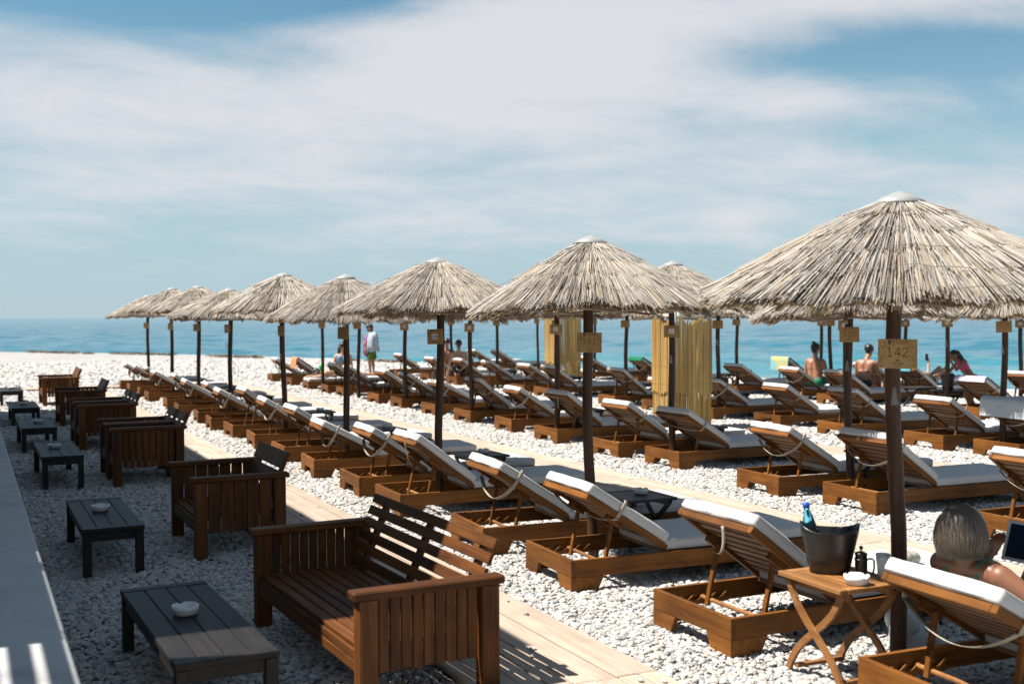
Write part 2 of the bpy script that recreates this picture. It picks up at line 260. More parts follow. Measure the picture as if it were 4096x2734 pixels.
# ------------------------------------------------------------------ helpers
class MB:
    def __init__(s): s.v = []; s.f = []; s.c = []
    def add(s, vs, fs, T=None):
        k = len(s.v)
        for p in vs: s.v.append(tuple(T @ Vector(p)) if T is not None else tuple(p))
        for q in fs: s.f.append([k + i for i in q])
    def box(s, x0, x1, y0, y1, z0, z1, T=None, ch=0.0):
        if ch <= 0:
            vs = [(x0, y0, z0), (x1, y0, z0), (x1, y1, z0), (x0, y1, z0), (x0, y0, z1), (x1, y0, z1), (x1, y1, z1), (x0, y1, z1)]
            s.add(vs, [(0, 3, 2, 1), (4, 5, 6, 7), (0, 1, 5, 4), (1, 2, 6, 5), (2, 3, 7, 6), (3, 0, 4, 7)], T); return s
        bm = bmesh.new(); bmesh.ops.create_cube(bm, size=1.0)
        bmesh.ops.scale(bm, vec=(x1 - x0, y1 - y0, z1 - z0), verts=bm.verts); bmesh.ops.translate(bm, vec=((x0 + x1) / 2, (y0 + y1) / 2, (z0 + z1) / 2), verts=bm.verts)
        bmesh.ops.bevel(bm, geom=bm.edges[:], offset=ch, segments=1, affect='EDGES', profile=0.5)
        bm.verts.index_update(); s.add([v.co[:] for v in bm.verts], [[v.index for v in f.verts] for f in bm.faces], T); bm.free(); return s
    def prism(s, poly, a0, a1, axis='y', T=None):
        # poly: 2D outline (counter-clockwise) in the plane across axis
        n = len(poly); mk = {'y': lambda p, q: (p[0], q, p[1]), 'x': lambda p, q: (q, p[0], p[1]), 'z': lambda p, q: (p[0], p[1], q)}[axis]
        vs = [mk(p, a0) for p in poly] + [mk(p, a1) for p in poly]
        fs = [list(range(n)), list(range(2 * n - 1, n - 1, -1))] + [(i, n + i, n + (i + 1) % n, (i + 1) % n) for i in range(n)]
        s.add(vs, fs, T); return s
    def bar(s, a, b, w, h=None, up=(0, 0, 1), ch=0.0):
        a = Vector(a); b = Vector(b); h = h or w; z = (b - a).normalized(); x = Vector(up).cross(z)
        if x.length < 1e-4: x = Vector((1, 0, 0)).cross(z)
        x.normalize(); y = z.cross(x)
        T = Matrix((x, y, z)).transposed().to_4x4(); T.translation = a
        s.box(-w / 2, w / 2, -h / 2, h / 2, 0, (b - a).length, T, ch); return s
    def tube(s, pts, rad, n=8, cap=True, flat=None):
        pts = [Vector(p) for p in pts]; m = len(pts); rad = rad if isinstance(rad, (list, tuple)) else [rad] * m
        k = len(s.v); prev = None
        for i, p in enumerate(pts):
            d = (pts[min(i + 1, m - 1)] - pts[max(i - 1, 0)]).normalized()
            if prev is None:
                x = d.cross(Vector((0, 0, 1)));
                if x.length < 1e-3: x = d.cross(Vector((1, 0, 0)))
            else: x = prev - d * prev.dot(d)
            x.normalize(); prev = x; y = d.cross(x)
            for j in range(n):
                a = 2 * math.pi * j / n
                s.v.append(tuple(p + (x * math.cos(a) + y * math.sin(a) * (flat or 1)) * rad[i]))
        for i in range(m - 1):
            for j in range(n):
                s.f.append([k + i * n + j, k + i * n + (j + 1) % n, k + (i + 1) * n + (j + 1) % n, k + (i + 1) * n + j])
        if cap:
            s.f.append([k + j for j in range(n - 1, -1, -1)]); s.f.append([k + (m - 1) * n + j for j in range(n)])
        return s
    def lathe(s, prof, n=20, sx=1.0, sy=1.0, T=None, closed=False):
        vs = []; fs = []; m = len(prof)
        for r, z in prof:
            for j in range(n):
                a = 2 * math.pi * j / n; vs.append((r * math.cos(a) * sx, r * math.sin(a) * sy, z))
        for i in range(m - 1 if not closed else m):
            i2 = (i + 1) % m
            for j in range(n): fs.append((i * n + j, i * n + (j + 1) % n, i2 * n + (j + 1) % n, i2 * n + j))
        if not closed:
            if prof[0][0] > 1e-5: fs.append(tuple(range(n - 1, -1, -1)))
            if prof[-1][0] > 1e-5: fs.append(tuple((m - 1) * n + j for j in range(n)))
        s.add(vs, fs, T); return s
    def ribbon(s, pts, w, th, side=(0, 1, 0)):
        # flat strip of real thickness following pts, its width along `side`
        pts = [Vector(p) for p in pts]; sd = [Vector(side).normalized()] * len(pts) if not isinstance(side, list) else [Vector(q).normalized() for q in side]
        k = len(s.v); m = len(pts)
        for i, p in enumerate(pts):
            d = (pts[min(i + 1, m - 1)] - pts[max(i - 1, 0)]).normalized(); nn = d.cross(sd[i]).normalized(); w_ = sd[i]
            for a, b_ in ((-1, -1), (1, -1), (1, 1), (-1, 1)): s.v.append(tuple(p + w_ * (a * w / 2) + nn * (b_ * th / 2)))
        for i in range(m - 1):
            for j in range(4): s.f.append([k + i * 4 + j, k + i * 4 + (j + 1) % 4, k + i * 4 + 4 + (j + 1) % 4, k + i * 4 + 4 + j])
        s.f.append([k, k + 3, k + 2, k + 1]); e = k + 4 * (m - 1); s.f.append([e, e + 1, e + 2, e + 3]); return s
    def mesh(s, name, m=None, smooth=False, colors=None, fix=True):
        me = bpy.data.meshes.new(name); me.from_pydata(s.v, [], s.f); me.update()
        if fix:
            bm = bmesh.new(); bm.from_mesh(me); bmesh.ops.recalc_face_normals(bm, faces=bm.faces); bm.to_mesh(me); bm.free()
        if m is not None: me.materials.append(MT[m] if isinstance(m, str) else m)
        if smooth: me.polygons.foreach_set('use_smooth', [True] * len(me.polygons))
        return me
    def build(s, name, m=None, parent=None, smooth=False, loc=None): return ob(name, s.mesh(name, m, smooth), parent, loc)
def ob(name, me, parent=None, loc=None, rot=None):
    o = bpy.data.objects.new(name, me); COL.objects.link(o)
    if parent is not None: o.parent = parent
    if loc is not None: o.location = loc
    if rot is not None: o.rotation_euler = rot
    return o
def tag(o, label=None, cat=None, group=None, kind=None):
    if label: o['label'] = label
    if cat: o['category'] = cat
    if group: o['group'] = group
    if kind: o['kind'] = kind
    return o
def thing(name, label, cat, loc=(0, 0, 0), rz=0.0, group=None):
    o = ob(name, None, None, loc, (0, 0, rz)); o.empty_display_size = 0.1; return tag(o, label, cat, group)
def kids(o): return [c for c in ALLKIDS.get(o.name, [])]
def tree_copy(o, parent=None, skip=()):
    c = o.copy(); COL.objects.link(c); c.parent = parent
    for ch in o.children:
        if ch.name.split('.')[0] in skip: continue
        tree_copy(ch, c, skip)
    return c
def rounded(lx, ly, lz, r=0.025, seg=3, puff=0.012, seed=0, sub=(16, 10)):
    # soft cushion: bevelled slab, subdivided, swollen, slightly uneven
    bm = bmesh.new()
    bmesh.ops.create_grid(bm, x_segments=sub[0], y_segments=sub[1], size=0.5)
    top = [v for v in bm.verts]
    r_ = bmesh.ops.extrude_face_region(bm, geom=bm.faces[:]); up = [e for e in r_['geom'] if isinstance(e, bmesh.types.BMVert)]
    bmesh.ops.translate(bm, vec=(0, 0, 1), verts=up)
    for v in bm.verts: v.co = Vector((v.co.x * lx, v.co.y * ly, (v.co.z) * lz))
    bm.normal_update()
    ed = [e for e in bm.edges if len(e.link_faces) == 2 and e.link_faces[0].normal.angle(e.link_faces[1].normal, 0) > 1.0]
    bmesh.ops.bevel(bm, geom=ed, offset=r, segments=seg, affect='EDGES', profile=0.5)
    for v in bm.verts:
        x, y, z = v.co; ex = 1 - (2 * x / lx) ** 4; ey = 1 - (2 * y / ly) ** 4
        if z > lz * 0.5: v.co.z += puff * max(ex, 0) * max(ey, 0)
        v.co += noise.noise_vector(Vector((x * 5 + seed * 7.1, y * 5, z * 5))) * 0.007
        if z > lz * 0.5 and lx > 0.5:
            v.co.z -= 0.016 * math.exp(-((x + 0.12 * lx) / (0.20 * lx)) ** 2 - (y / (0.30 * ly)) ** 2) + 0.006 * abs(noise.noise(Vector((x * 9 + seed * 3.3, y * 3, 1.5))))
    bmesh.ops.recalc_face_normals(bm, faces=bm.faces)
    me = bpy.data.meshes.new('cushion'); bm.to_mesh(me); bm.free()
    me.polygons.foreach_set('use_smooth', [True] * len(me.polygons)); return me
ORD = ['first', 'second', 'third', 'fourth', 'fifth', 'sixth', 'seventh', 'eighth', 'ninth', 'tenth', 'eleventh', 'twelfth', 'thirteenth', 'fourteenth', 'fifteenth', 'sixteenth', 'seventeenth', 'eighteenth', 'nineteenth', 'twentieth']
ROWN = ['front row', 'second row', 'third row', 'fourth row', 'last row by the water']

# ------------------------------------------------------------------ setting: ground, sea, boardwalks, parapet, awning
shore = [(-60, 27), (-20, 26.5), (0, 26), (12, 25.2), (20, 24.1), (30, 21.6), (39, 18.9), (46.5, 16.6), (56, 13.2), (65, 8.2), (72, 1.8), (78, -8), (84, -24), (90, -50), (94, -120), (96, -300)]
def shore_x(y):
    for (y0, x0), (y1, x1) in zip(shore, shore[1:]):
        if y0 <= y <= y1:
            return x0 + (x1 - x0) * (y - y0) / (y1 - y0)
    return shore[0][1] if y < shore[0][0] else shore[-1][1]
b = MB(); rows = []
ys = [-400, -60] + list(np.arange(-20, 66, 2.0)) + [67, 69, 71, 72, 74, 76, 78, 80, 82, 84, 86, 88, 90, 92, 94, 96]
for i, y in enumerate(ys):
    sx = shore_x(y) + 0.25 * noise.noise(Vector((y * 0.35, 3, 0)))
    r = []
    for k, (dx_, z) in enumerate(((None, -0.02), (-14, -0.02), (-6, -0.02), (-1.2, -0.02), (0.0, -0.04), (1.5, -0.22), (4.0, -0.5), (14, -2.0))):
        r.append(len(b.v)); b.v.append((-420.0 if dx_ is None else sx + dx_, y, z))
    rows.append(r)
for r0, r1 in zip(rows, rows[1:]):
    for k in range(7): b.f.append([r0[k], r0[k + 1], r1[k + 1], r1[k]])
g_ = b.build('ground', 'ground'); tag(g_, 'white and grey pebble beach', kind='structure')
# sea: waves are real relief on a sheet that reaches the horizon
ang = np.radians(np.concatenate([np.arange(-75, -3, 6.0), np.linspace(-2.5, 56, 380), np.arange(60, 112, 6.0)]))
rad = np.concatenate([13.0 * (760 / 13.0) ** np.linspace(0, 1, 470), [900, 1300, 2200, 4500, 12000, 40000]])
A_, R2 = np.meshgrid(ang, rad); X_ = R2 * np.sin(A_); Y_ = R2 * np.cos(A_); Z_ = np.zeros_like(X_)
for k in range(34):
    lam = 1.3 * (15.0 / 1.3) ** nrng.random(); th_ = R(205) + nrng.normal(0, 0.55); kk = 2 * math.pi / lam; amp = 0.0135 * lam ** 0.62
    fade = np.clip(1.3 - R2 / (lam * 60), 0, 1)
    ph_ = kk * (X_ * math.cos(th_) + Y_ * math.sin(th_)) + nrng.uniform(0, 6.28)
    Z_ += amp * fade * (np.sin(ph_) + 0.25 * np.sin(2 * ph_ + 0.6)) * (0.6 + 0.4 * np.sin(X_ * 0.05 * (k % 5 + 1) + k) * np.sin(Y_ * 0.043 * (k % 3 + 1)))
Z_ = Z_ * np.clip((R2 - 20) / 30, 0.25, 1) - 0.2
inland = X_ < np.interp(Y_, [p[0] for p in shore], [p[1] for p in shore]) + 1.2
Z_ = np.where(inland, np.minimum(Z_, -0.16), Z_)      # no wave crest rises through the beach
na_, nr_ = len(ang), len(rad); vv = np.stack([X_, Y_, Z_], 2).reshape(-1, 3)
ii = (np.arange(nr_ - 1)[:, None] * na_ + np.arange(na_ - 1)[None]).ravel(); ff = np.stack([ii, ii + na_, ii + na_ + 1, ii + 1], 1)
me = bpy.data.meshes.new('sea'); me.vertices.add(len(vv)); me.vertices.foreach_set('co', vv.astype(np.float32).ravel())
me.loops.add(ff.size); me.loops.foreach_set('vertex_index', ff.astype(np.int32).ravel()); me.polygons.add(len(ff)); me.polygons.foreach_set('loop_start', np.arange(0, ff.size, 4, dtype=np.int32)); me.update(calc_edges=True)
me.polygons.foreach_set('use_smooth', [True] * len(ff)); me.materials.append(MT['sea']); tag(ob('sea', me), 'turquoise sea', kind='structure')

# pebbles: real stones scattered over the beach in view
pts = []; scl = []
def scatter(r0, r1, dens, s0, s1, a0=-14, a1=62):
    area = 0.5 * (r1 * r1 - r0 * r0) * R(a1 - a0); n = int(area * dens)
    rr = np.sqrt(nrng.uniform(r0 * r0, r1 * r1, n)); aa = np.radians(nrng.uniform(a0, a1, n))
    x = rr * np.sin(aa); y = rr * np.cos(aa)
    sx = np.array([shore_x(v) for v in y]) - 0.6
    keep = (x < sx) & ~((x > 2.3) & (x < 3.15) & (y < 32)) & ~((x > 6.05) & (x < 6.85) & (y < 33)) & (x > -0.3)
    x, y = x[keep], y[keep]; n = len(x)
    s = s0 + (s1 - s0) * nrng.random(n) ** 2.2
    z = nrng.uniform(-0.019, -0.003, n) + 0.012 * np.sin(x * 2.3 + np.sin(y * 1.7)) * np.sin(y * 1.9 + 0.7 * np.sin(x * 3.1)) + 0.002
    big = nrng.random(n) < 0.018; s = np.where(big, s * 1.7, s)
    pts.append(np.stack([x, y, z], 1)); scl.append(s)
scatter(2.6, 9.0, 2100, 0.010, 0.029)
scatter(9.0, 14.0, 1300, 0.014, 0.032)
scatter(14.0, 21.0, 620, 0.020, 0.042, 0, 53)
scatter(21.0, 34.0, 230, 0.030, 0.060, 0, 52)
scatter(34.0, 52.0, 60, 0.05, 0.10, 0, 35)
xb = nrng.uniform(2.26, 3.2, 70); yb = 4.4 + 26 * nrng.random(70) ** 1.6; pts.append(np.stack([xb, yb, np.full(70, 0.064)], 1)); scl.append(nrng.uniform(0.010, 0.020, 70))
P_ = np.concatenate(pts); S_ = np.concatenate(scl)
me = bpy.data.meshes.new('pebbles'); me.vertices.add(len(P_)); me.vertices.foreach_set('co', P_.ravel().astype(np.float32))
at = me.attributes.new('scl', 'FLOAT', 'POINT'); at.data.foreach_set('value', S_.astype(np.float32))
me.materials.append(MT['pebble'])
peb = ob('pebbles', me); tag(peb, 'rounded white and grey beach pebbles', kind='stuff')
gn = bpy.data.node_groups.new('pebble_scatter', 'GeometryNodeTree')
gn.interface.new_socket('Geometry', in_out='INPUT', socket_type='NodeSocketGeometry'); gn.interface.new_socket('Geometry', in_out='OUTPUT', socket_type='NodeSocketGeometry')
gi = gn.nodes.new('NodeGroupInput'); go = gn.nodes.new('NodeGroupOutput'); L = gn.links.new
gti = gn.nodes.new('GeometryNodeGeometryToInstance')
for k in range(4):
    ico = gn.nodes.new('GeometryNodeMeshIcoSphere'); ico.inputs['Radius'].default_value = 1.0; ico.inputs['Subdivisions'].default_value = 2
    sp_ = gn.nodes.new('GeometryNodeSetPosition'); nt = gn.nodes.new('ShaderNodeTexNoise'); nt.inputs['Scale'].default_value = 0.75
    pos = gn.nodes.new('GeometryNodeInputPosition'); ad = gn.nodes.new('ShaderNodeVectorMath'); ad.operation = 'ADD'; ad.inputs[1].default_value = (k * 9.7, k * 3.3, 0)
    L(pos.outputs[0], ad.inputs[0]); L(ad.outputs[0], nt.inputs['Vector'])
    sb = gn.nodes.new('ShaderNodeVectorMath'); sb.operation = 'SUBTRACT'; sb.inputs[1].default_value = (0.5, 0.5, 0.5); L(nt.outputs['Color'], sb.inputs[0])
    sc_ = gn.nodes.new('ShaderNodeVectorMath'); sc_.operation = 'SCALE'; sc_.inputs['Scale'].default_value = 1.5; L(sb.outputs[0], sc_.inputs[0])
    L(ico.outputs['Mesh'], sp_.inputs['Geometry']); L(sc_.outputs[0], sp_.inputs['Offset'])
    ss = gn.nodes.new('GeometryNodeSetShadeSmooth'); L(sp_.outputs[0], ss.inputs['Geometry'])
    sm = gn.nodes.new('GeometryNodeSetMaterial'); sm.inputs['Material'].default_value = MT['pebble']; L(ss.outputs[0], sm.inputs[0])
    L(sm.outputs[0], gti.inputs[0])
iop = gn.nodes.new('GeometryNodeInstanceOnPoints'); iop.inputs['Pick Instance'].default_value = True
m2p = gn.nodes.new('GeometryNodeMeshToPoints'); L(gi.outputs[0], m2p.inputs[0]); L(m2p.outputs[0], iop.inputs['Points']); L(gti.outputs[0], iop.inputs['Instance'])
ri = gn.nodes.new('FunctionNodeRandomValue'); ri.data_type = 'INT'; ri.inputs[4].default_value = 0; ri.inputs[5].default_value = 3; L(ri.outputs[2], iop.inputs['Instance Index'])
rr = gn.nodes.new('FunctionNodeRandomValue'); rr.data_type = 'FLOAT_VECTOR'; rr.inputs[0].default_value = (-0.35, -0.35, 0); rr.inputs[1].default_value = (0.35, 0.35, 6.28); L(rr.outputs[0], iop.inputs['Rotation'])
rs = gn.nodes.new('FunctionNodeRandomValue'); rs.data_type = 'FLOAT_VECTOR'; rs.inputs[0].default_value = (0.75, 0.6, 0.38); rs.inputs[1].default_value = (1.3, 1.0, 0.62); rs.inputs['Seed'].default_value = 4
na = gn.nodes.new('GeometryNodeInputNamedAttribute'); na.data_type = 'FLOAT'; na.inputs[0].default_value = 'scl'
sv = gn.nodes.new('ShaderNodeVectorMath'); sv.operation = 'SCALE'; L(rs.outputs[0], sv.inputs[0]); L(na.outputs[0], sv.inputs['Scale']); L(sv.outputs[0], iop.inputs['Scale'])
L(iop.outputs[0], go.inputs[0])
md = peb.modifiers.new('scatter', 'NODES'); md.node_group = gn

# boardwalks: every plank is a piece
def boardwalk(label, x0, x1, y0, y1, seg, along='y', z=0.055):
    o = tag(ob('boardwalk', None), label, kind='structure')
    n = max(3, round((x1 - x0) / 0.122)); w = (x1 - x0) / n; cache = {}
    def plank(a0, a1, b0, b1):
        ln_ = round(a1 - a0, 2)
        if ln_ not in cache:
            q = MB(); hl = (a1 - a0) / 2; q.box(-(w - 0.008) / 2, (w - 0.008) / 2, -hl + 0.002, hl - 0.002, -0.024, 0, None, 0.004); cache[ln_] = q.mesh('plank', 'deck')
        p = ob('plank', cache[ln_], o, ((b0 + b1) / 2, (a0 + a1) / 2, z + rng.uniform(-0.003, 0.003)), (0, rng.uniform(-.008, .008), 0))
        if along == 'x': p.location = ((a0 + a1) / 2, (b0 + b1) / 2, p.location.z); p.rotation_euler = (0, 0, R(90))
    for k in range(n):
        a = y0 - (k % 2) * 0.0
        while a < y1 - 0.05:
            e = min(a + seg, y1); plank(a, e, x0 + k * w, x0 + (k + 1) * w); a = e
    q = MB()
    a = y0 + 0.3
    while a < y1:
        if along == 'y': q.box(x0 + 0.02, x1 - 0.02, a, a + 0.07, 0.0, z - 0.026)
        else: q.box(a, a + 0.07, x0 + 0.02, x1 - 0.02, 0.0, z - 0.026)
        a += 0.8
    q.build('joist', 'deck', o); return o
boardwalk('pale plank boardwalk between the dark sofas and the front row of loungers', 2.24, 3.22, 1.0, 31.9, 3.95)
boardwalk('pale plank boardwalk between the front and second rows of loungers', 5.98, 6.92, 3.0, 33.0, 3.95)
boardwalk('pale plank boardwalk between the second and third rows of loungers', 10.2, 10.95, 6.0, 13.5, 3.75)
boardwalk('far plank boardwalk crossing behind the last armchair', 31.92, 32.7, -3.0, 4.2, 3.6, 'x')

# white parapet beside the seating (top seams are separate coping slabs)
pw = thing('parapet_wall', 'white low wall with flat coping along the left edge', 'wall', (0, 0, 0))
MB().box(-0.62, 0.27, -1.2, 13.6, 0, 0.765).build('wall_body', 'wall', pw)
for k, y0 in enumerate(np.arange(-0.54, 13.5, 1.6)):
    MB().box(-0.66, 0.30, y0 + 0.004, y0 + 1.596, 0.765, 0.80 + rng.uniform(-.002, .002), None, 0.008).build('coping_slab', 'wall', pw)
# canvas awning out of frame on the left: it throws the big shade over the sofas
aw = thing('awning', 'large grey canvas awning on posts shading the seating', 'awning', (0, 0, 0))
EX = -0.01; EZ = 5.25
MB().box(-9.0, EX, 6.66, 26.3, EZ, EZ + 0.05).build('canvas', 'awning', aw)
for y0 in (6.0, 12.4, 18.8, 25.1): MB().box(-1.4, -1.25, y0 - 0.07, y0 + 0.07, 0, EZ).build('post', 'sofa_z', aw)
pg = thing('pergola', 'low slatted wooden pergola beside the white wall', 'pergola', (0, 0, 0))
MB().box(-1.75, -0.70, 4.50, 6.6, 2.6, 2.63).build('shade_board', 'sofa_y', pg)  # solid board added out of view to shade the wall coping
SLP = MB().box(-0.03, 0.03, 0.6, 4.495, 2.6, 2.63).mesh('slat', 'sofa_y')
for k in range(10): ob('slat', SLP, pg, (-0.735 - k * 0.105, 0, 0))
for x0, y0 in ((-1.75, 0.6), (-0.80, 0.6), (-1.75, 6.5), (-0.80, 6.5)): MB().box(x0, x0 + 0.07, y0, y0 + 0.07, 0, 2.598).build('post', 'sofa_z', pg)
bw_ = thing('sky_blocker', 'plain grey added, unseen building behind the seating', 'blocker', (0, 0, 0))  # added out of view to block sky light from the shaded seating
MB().box(-9.2, -6.2, 4.0, 26.0, 0, EZ - 0.02).build('wall', 'awning', bw_)
# ------------------------------------------------------------------ sun loungers
LW = 0.79; LL = 2.06; FH = 0.215; BH = 0.094
LEGM = []
for k, (sx, sy) in enumerate(((1, -1), (1, 1), (-1, -1), (-1, 1))):
    q = MB(); hy = LW / 2
    # board-thick trapezoid under the end board and another under the side board
    xo = 0.0 if sx > 0 else LL
    yo = sy * hy
    q.prism([(yo, 0), (yo - sy * 0.19, 0), (yo - sy * 0.235, BH - 0.0015), (yo, BH - 0.0015)], xo, xo + sx * 0.03, 'x')
    q.prism([(xo + sx * 0.031, 0), (xo + sx * 0.21, 0), (xo + sx * 0.255, BH - 0.0015), (xo + sx * 0.031, BH - 0.0015)], yo, yo - sy * 0.028, 'y')
    LEGM.append(q.mesh('leg', 'ly'))
HEADB = MB().box(0, 0.03, -LW / 2, LW / 2, BH, FH, None, 0.002).mesh('head_board', 'ly')
FOOTB = MB().box(LL - 0.03, LL, -LW / 2, LW / 2, BH, FH, None, 0.002).mesh('foot_board', 'ly')
SIDEB = [MB().box(0.0305, LL - 0.0305, s * LW / 2 - (0.028 if s > 0 else 0), s * LW / 2 + (0.028 if s < 0 else 0), BH, FH, None, 0.002).mesh('side_board', 'lx') for s in (-1, 1)]
DECK = MB().box(0.78, LL - 0.031, -LW / 2 + 0.029, LW / 2 - 0.029, FH - 0.03, FH - 0.004).mesh('seat_deck', 'slat')
def rack(s):
    q = MB(); y0 = s * (LW / 2 - 0.029); y1 = y0 - s * 0.02
    q.box(0.10, 0.52, min(y0, y1), max(y0, y1), 0.095, 0.125)
    for k in range(5): q.prism([(0.13 + k * 0.085, 0.1255), (0.165 + k * 0.085, 0.1255), (0.185 + k * 0.085, 0.152), (0.172 + k * 0.085, 0.155)], min(y0, y1), max(y0, y1), 'y')
    return q.mesh('ratchet_rack', 'lx')
RACK = [rack(-1), rack(1)]
SEATC = []
def piping(lx, ly, lz):
    q = MB(); r_ = 0.02
    for z_ in (0.012, lz - 0.010):
        p_ = [(sx * (lx / 2 - 0.004), sy * (ly / 2 - r_), z_) if ax else (sx * (lx / 2 - r_), sy * (ly / 2 - 0.004), z_) for sx, sy, ax in ((1, -1, 1), (1, 1, 1), (1, 1, 0), (-1, 1, 0), (-1, 1, 1), (-1, -1, 1), (-1, -1, 0), (1, -1, 0), (1, -1, 1))]
        q.tube(p_, 0.0035, 5, False)
    return q.mesh('piping', 'cushion', True)
PIPS = piping(1.30, 0.73, 0.082); PIPB = piping(0.75, 0.73, 0.078)
for k in range(3):
    me = rounded(1.30, 0.73, 0.082, 0.022, 3, 0.010, k); me.materials.append(MT['cushion']); SEATC.append(me)
BACKC = []
for k in range(3):
    me = rounded(0.75, 0.73, 0.078, 0.022, 3, 0.008, 5 + k, (11, 10)); me.materials.append(MT['cushion']); BACKC.append(me)
BL = 0.74       # length of the backrest
# backrest is modelled flat along -x from its hinge at the origin, its top face at z = 0
def back_parts():
    d = {}
    d['rail'] = [MB().box(-BL, 0.02, s * 0.345 - 0.02, s * 0.345 + 0.02, -0.05, -0.008, None, 0.003).mesh('rail', 'lx') for s in (-1, 1)]
    d['top'] = MB().box(-BL, -BL + 0.04, -0.324, 0.324, -0.052, -0.010, None, 0.003).mesh('top_rail', 'ly')
    d['slat'] = MB().box(-0.026, 0.026, -0.324, 0.324, -0.026, -0.008).mesh('slat', 'slat')
    d['block'] = [MB().box(-0.50, -0.36, s * 0.30 - 0.02, s * 0.30 + 0.02, -0.085, -0.03, None, 0.003).mesh('pivot_block', 'lx') for s in (-1, 1)]
    return d
BP = back_parts()
ROD = MB().tube([(0, -LW / 2 + 0.03, 0), (0, LW / 2 - 0.03, 0)], 0.013, 10).mesh('prop_rod', 'teak')
def strap_mesh(kind, seed):
    r = random.Random(seed); q = MB(); pts = []
    s0, s1 = 0.36, -0.36
    if kind == 0:      # hangs as a loop under the backrest
        for k in range(15):
            u = k / 14; y = s0 + (s1 - s0) * u; sag = 0.17 * (1 - (2 * u - 1) ** 2) + 0.02
            pts.append((-0.56 + 0.05 * math.sin(u * 3.1), y * 0.98, -0.055 - sag * 0.75))
        q.ribbon(pts, 0.038, 0.0025, (1, 0, 0.25))
    elif kind == 1:    # pulled taut on the slant
        for k in range(15):
            u = k / 14; y = s0 + (s1 - s0) * u; sag = 0.06 * (1 - (2 * u - 1) ** 2)
            pts.append((-0.62 + 0.16 * u + 0.02 * math.sin(u * 9), y, -0.056 - sag))
        q.ribbon(pts, 0.038, 0.0025, (1, 0, 0.2))
    else:              # looped over the top rail with one end loose
        for k in range(17):
            u = k / 16; a = u * 2.4
            pts.append((-BL - 0.01 + 0.30 * u, -0.12 + 0.36 * u * u, -0.056 - 0.10 * math.sin(a)))
        q.ribbon(pts, 0.040, 0.0025, (0.3, 1, 0))
    # the part that runs round the cushion
    for y in (s0, s1):
        x_ = pts[0][0] if y == s0 else pts[-1][0]
        if kind == 2: continue
        q.ribbon([(x_, y, pts[0][2] if y == s0 else pts[-1][2]), (x_, y * 1.035, 0.0), (x_, y * 1.035, 0.07), (x_, y * 1.0, 0.094)], 0.028, 0.003, (1, 0, 0))
    return q.mesh('strap', 'strap', True)
STRAPS = [strap_mesh(0, 1), strap_mesh(1, 2), strap_mesh(2, 3)]
PROPM = {}
def make_lounger(angle=33.0, strap=0, flat=False, cs=0):
    root = ob('sun_lounger', None); root.empty_display_size = 0.1
    ob('head_board', HEADB, root); ob('foot_board', FOOTB, root)
    for k in range(2): ob('side_board', SIDEB[k], root); ob('ratchet_rack', RACK[k], root)
    for k in range(4): ob('leg', LEGM[k], root)
    ob('seat_deck', DECK, root)
    ob('piping', PIPS, ob('seat_cushion', SEATC[cs % 3], root, (0.755 + 0.65, 0, FH)))
    a = 0.0 if flat else R(angle)
    T = (0.775, 0, FH + 0.004 + (0.05 if not flat else 0.0)); rot = (0, a, 0)
    bk = ob('backrest', BP['rail'][0], root, T, rot)
    ob('rail', BP['rail'][1], bk); ob('top_rail', BP['top'], bk)
    for k in range(8): ob('slat', BP['slat'], bk, (-0.065 - k * 0.084, 0, 0))
    for k in range(2): ob('pivot_block', BP['block'][k], bk)
    c = ob('back_cushion', BACKC[cs % 3], root); Rm = Matrix.Rotation(a, 4, 'Y')
    c.matrix_local = Matrix.Translation(T) @ Rm @ Matrix.Translation((-0.375 - 0.005, 0, -0.006))
    ob('piping', PIPB, c)
    if strap is not None: ob('strap', STRAPS[strap], bk)
    if not flat:
        hinge = Matrix.Translation(T) @ Rm @ Vector((-0.43, 0, -0.06)); foot = Vector((0.335 - 0.06 * math.sin(a - R(33)), 0, 0.140))
        ob('prop_rod', ROD, root, foot)
        if (angle, 0) not in PROPM:
            for k, s in enumerate((-1, 1)):
                q = MB(); q.bar((hinge.x, s * 0.27, hinge.z), (foot.x - 0.02, s * 0.27, foot.z - 0.035), 0.022, 0.034, (0, 1, 0), 0.003); PROPM[(angle, k)] = q.mesh('prop_arm', 'lx')
        for k in range(2): ob('prop_arm', PROPM[(angle, k)], root)
    return root
PROTO = [make_lounger(33, 0, cs=0), make_lounger(33, 1, cs=1), make_lounger(37, 2, cs=2), make_lounger(30, 0, cs=1), make_lounger(35, 1, cs=2), make_lounger(36, 0, cs=0), make_lounger(39, 1, cs=1), make_lounger(27, 0, cs=2), make_lounger(34, None, cs=0)]
FLAT = make_lounger(0, None, True)
LOUNGERS = {}
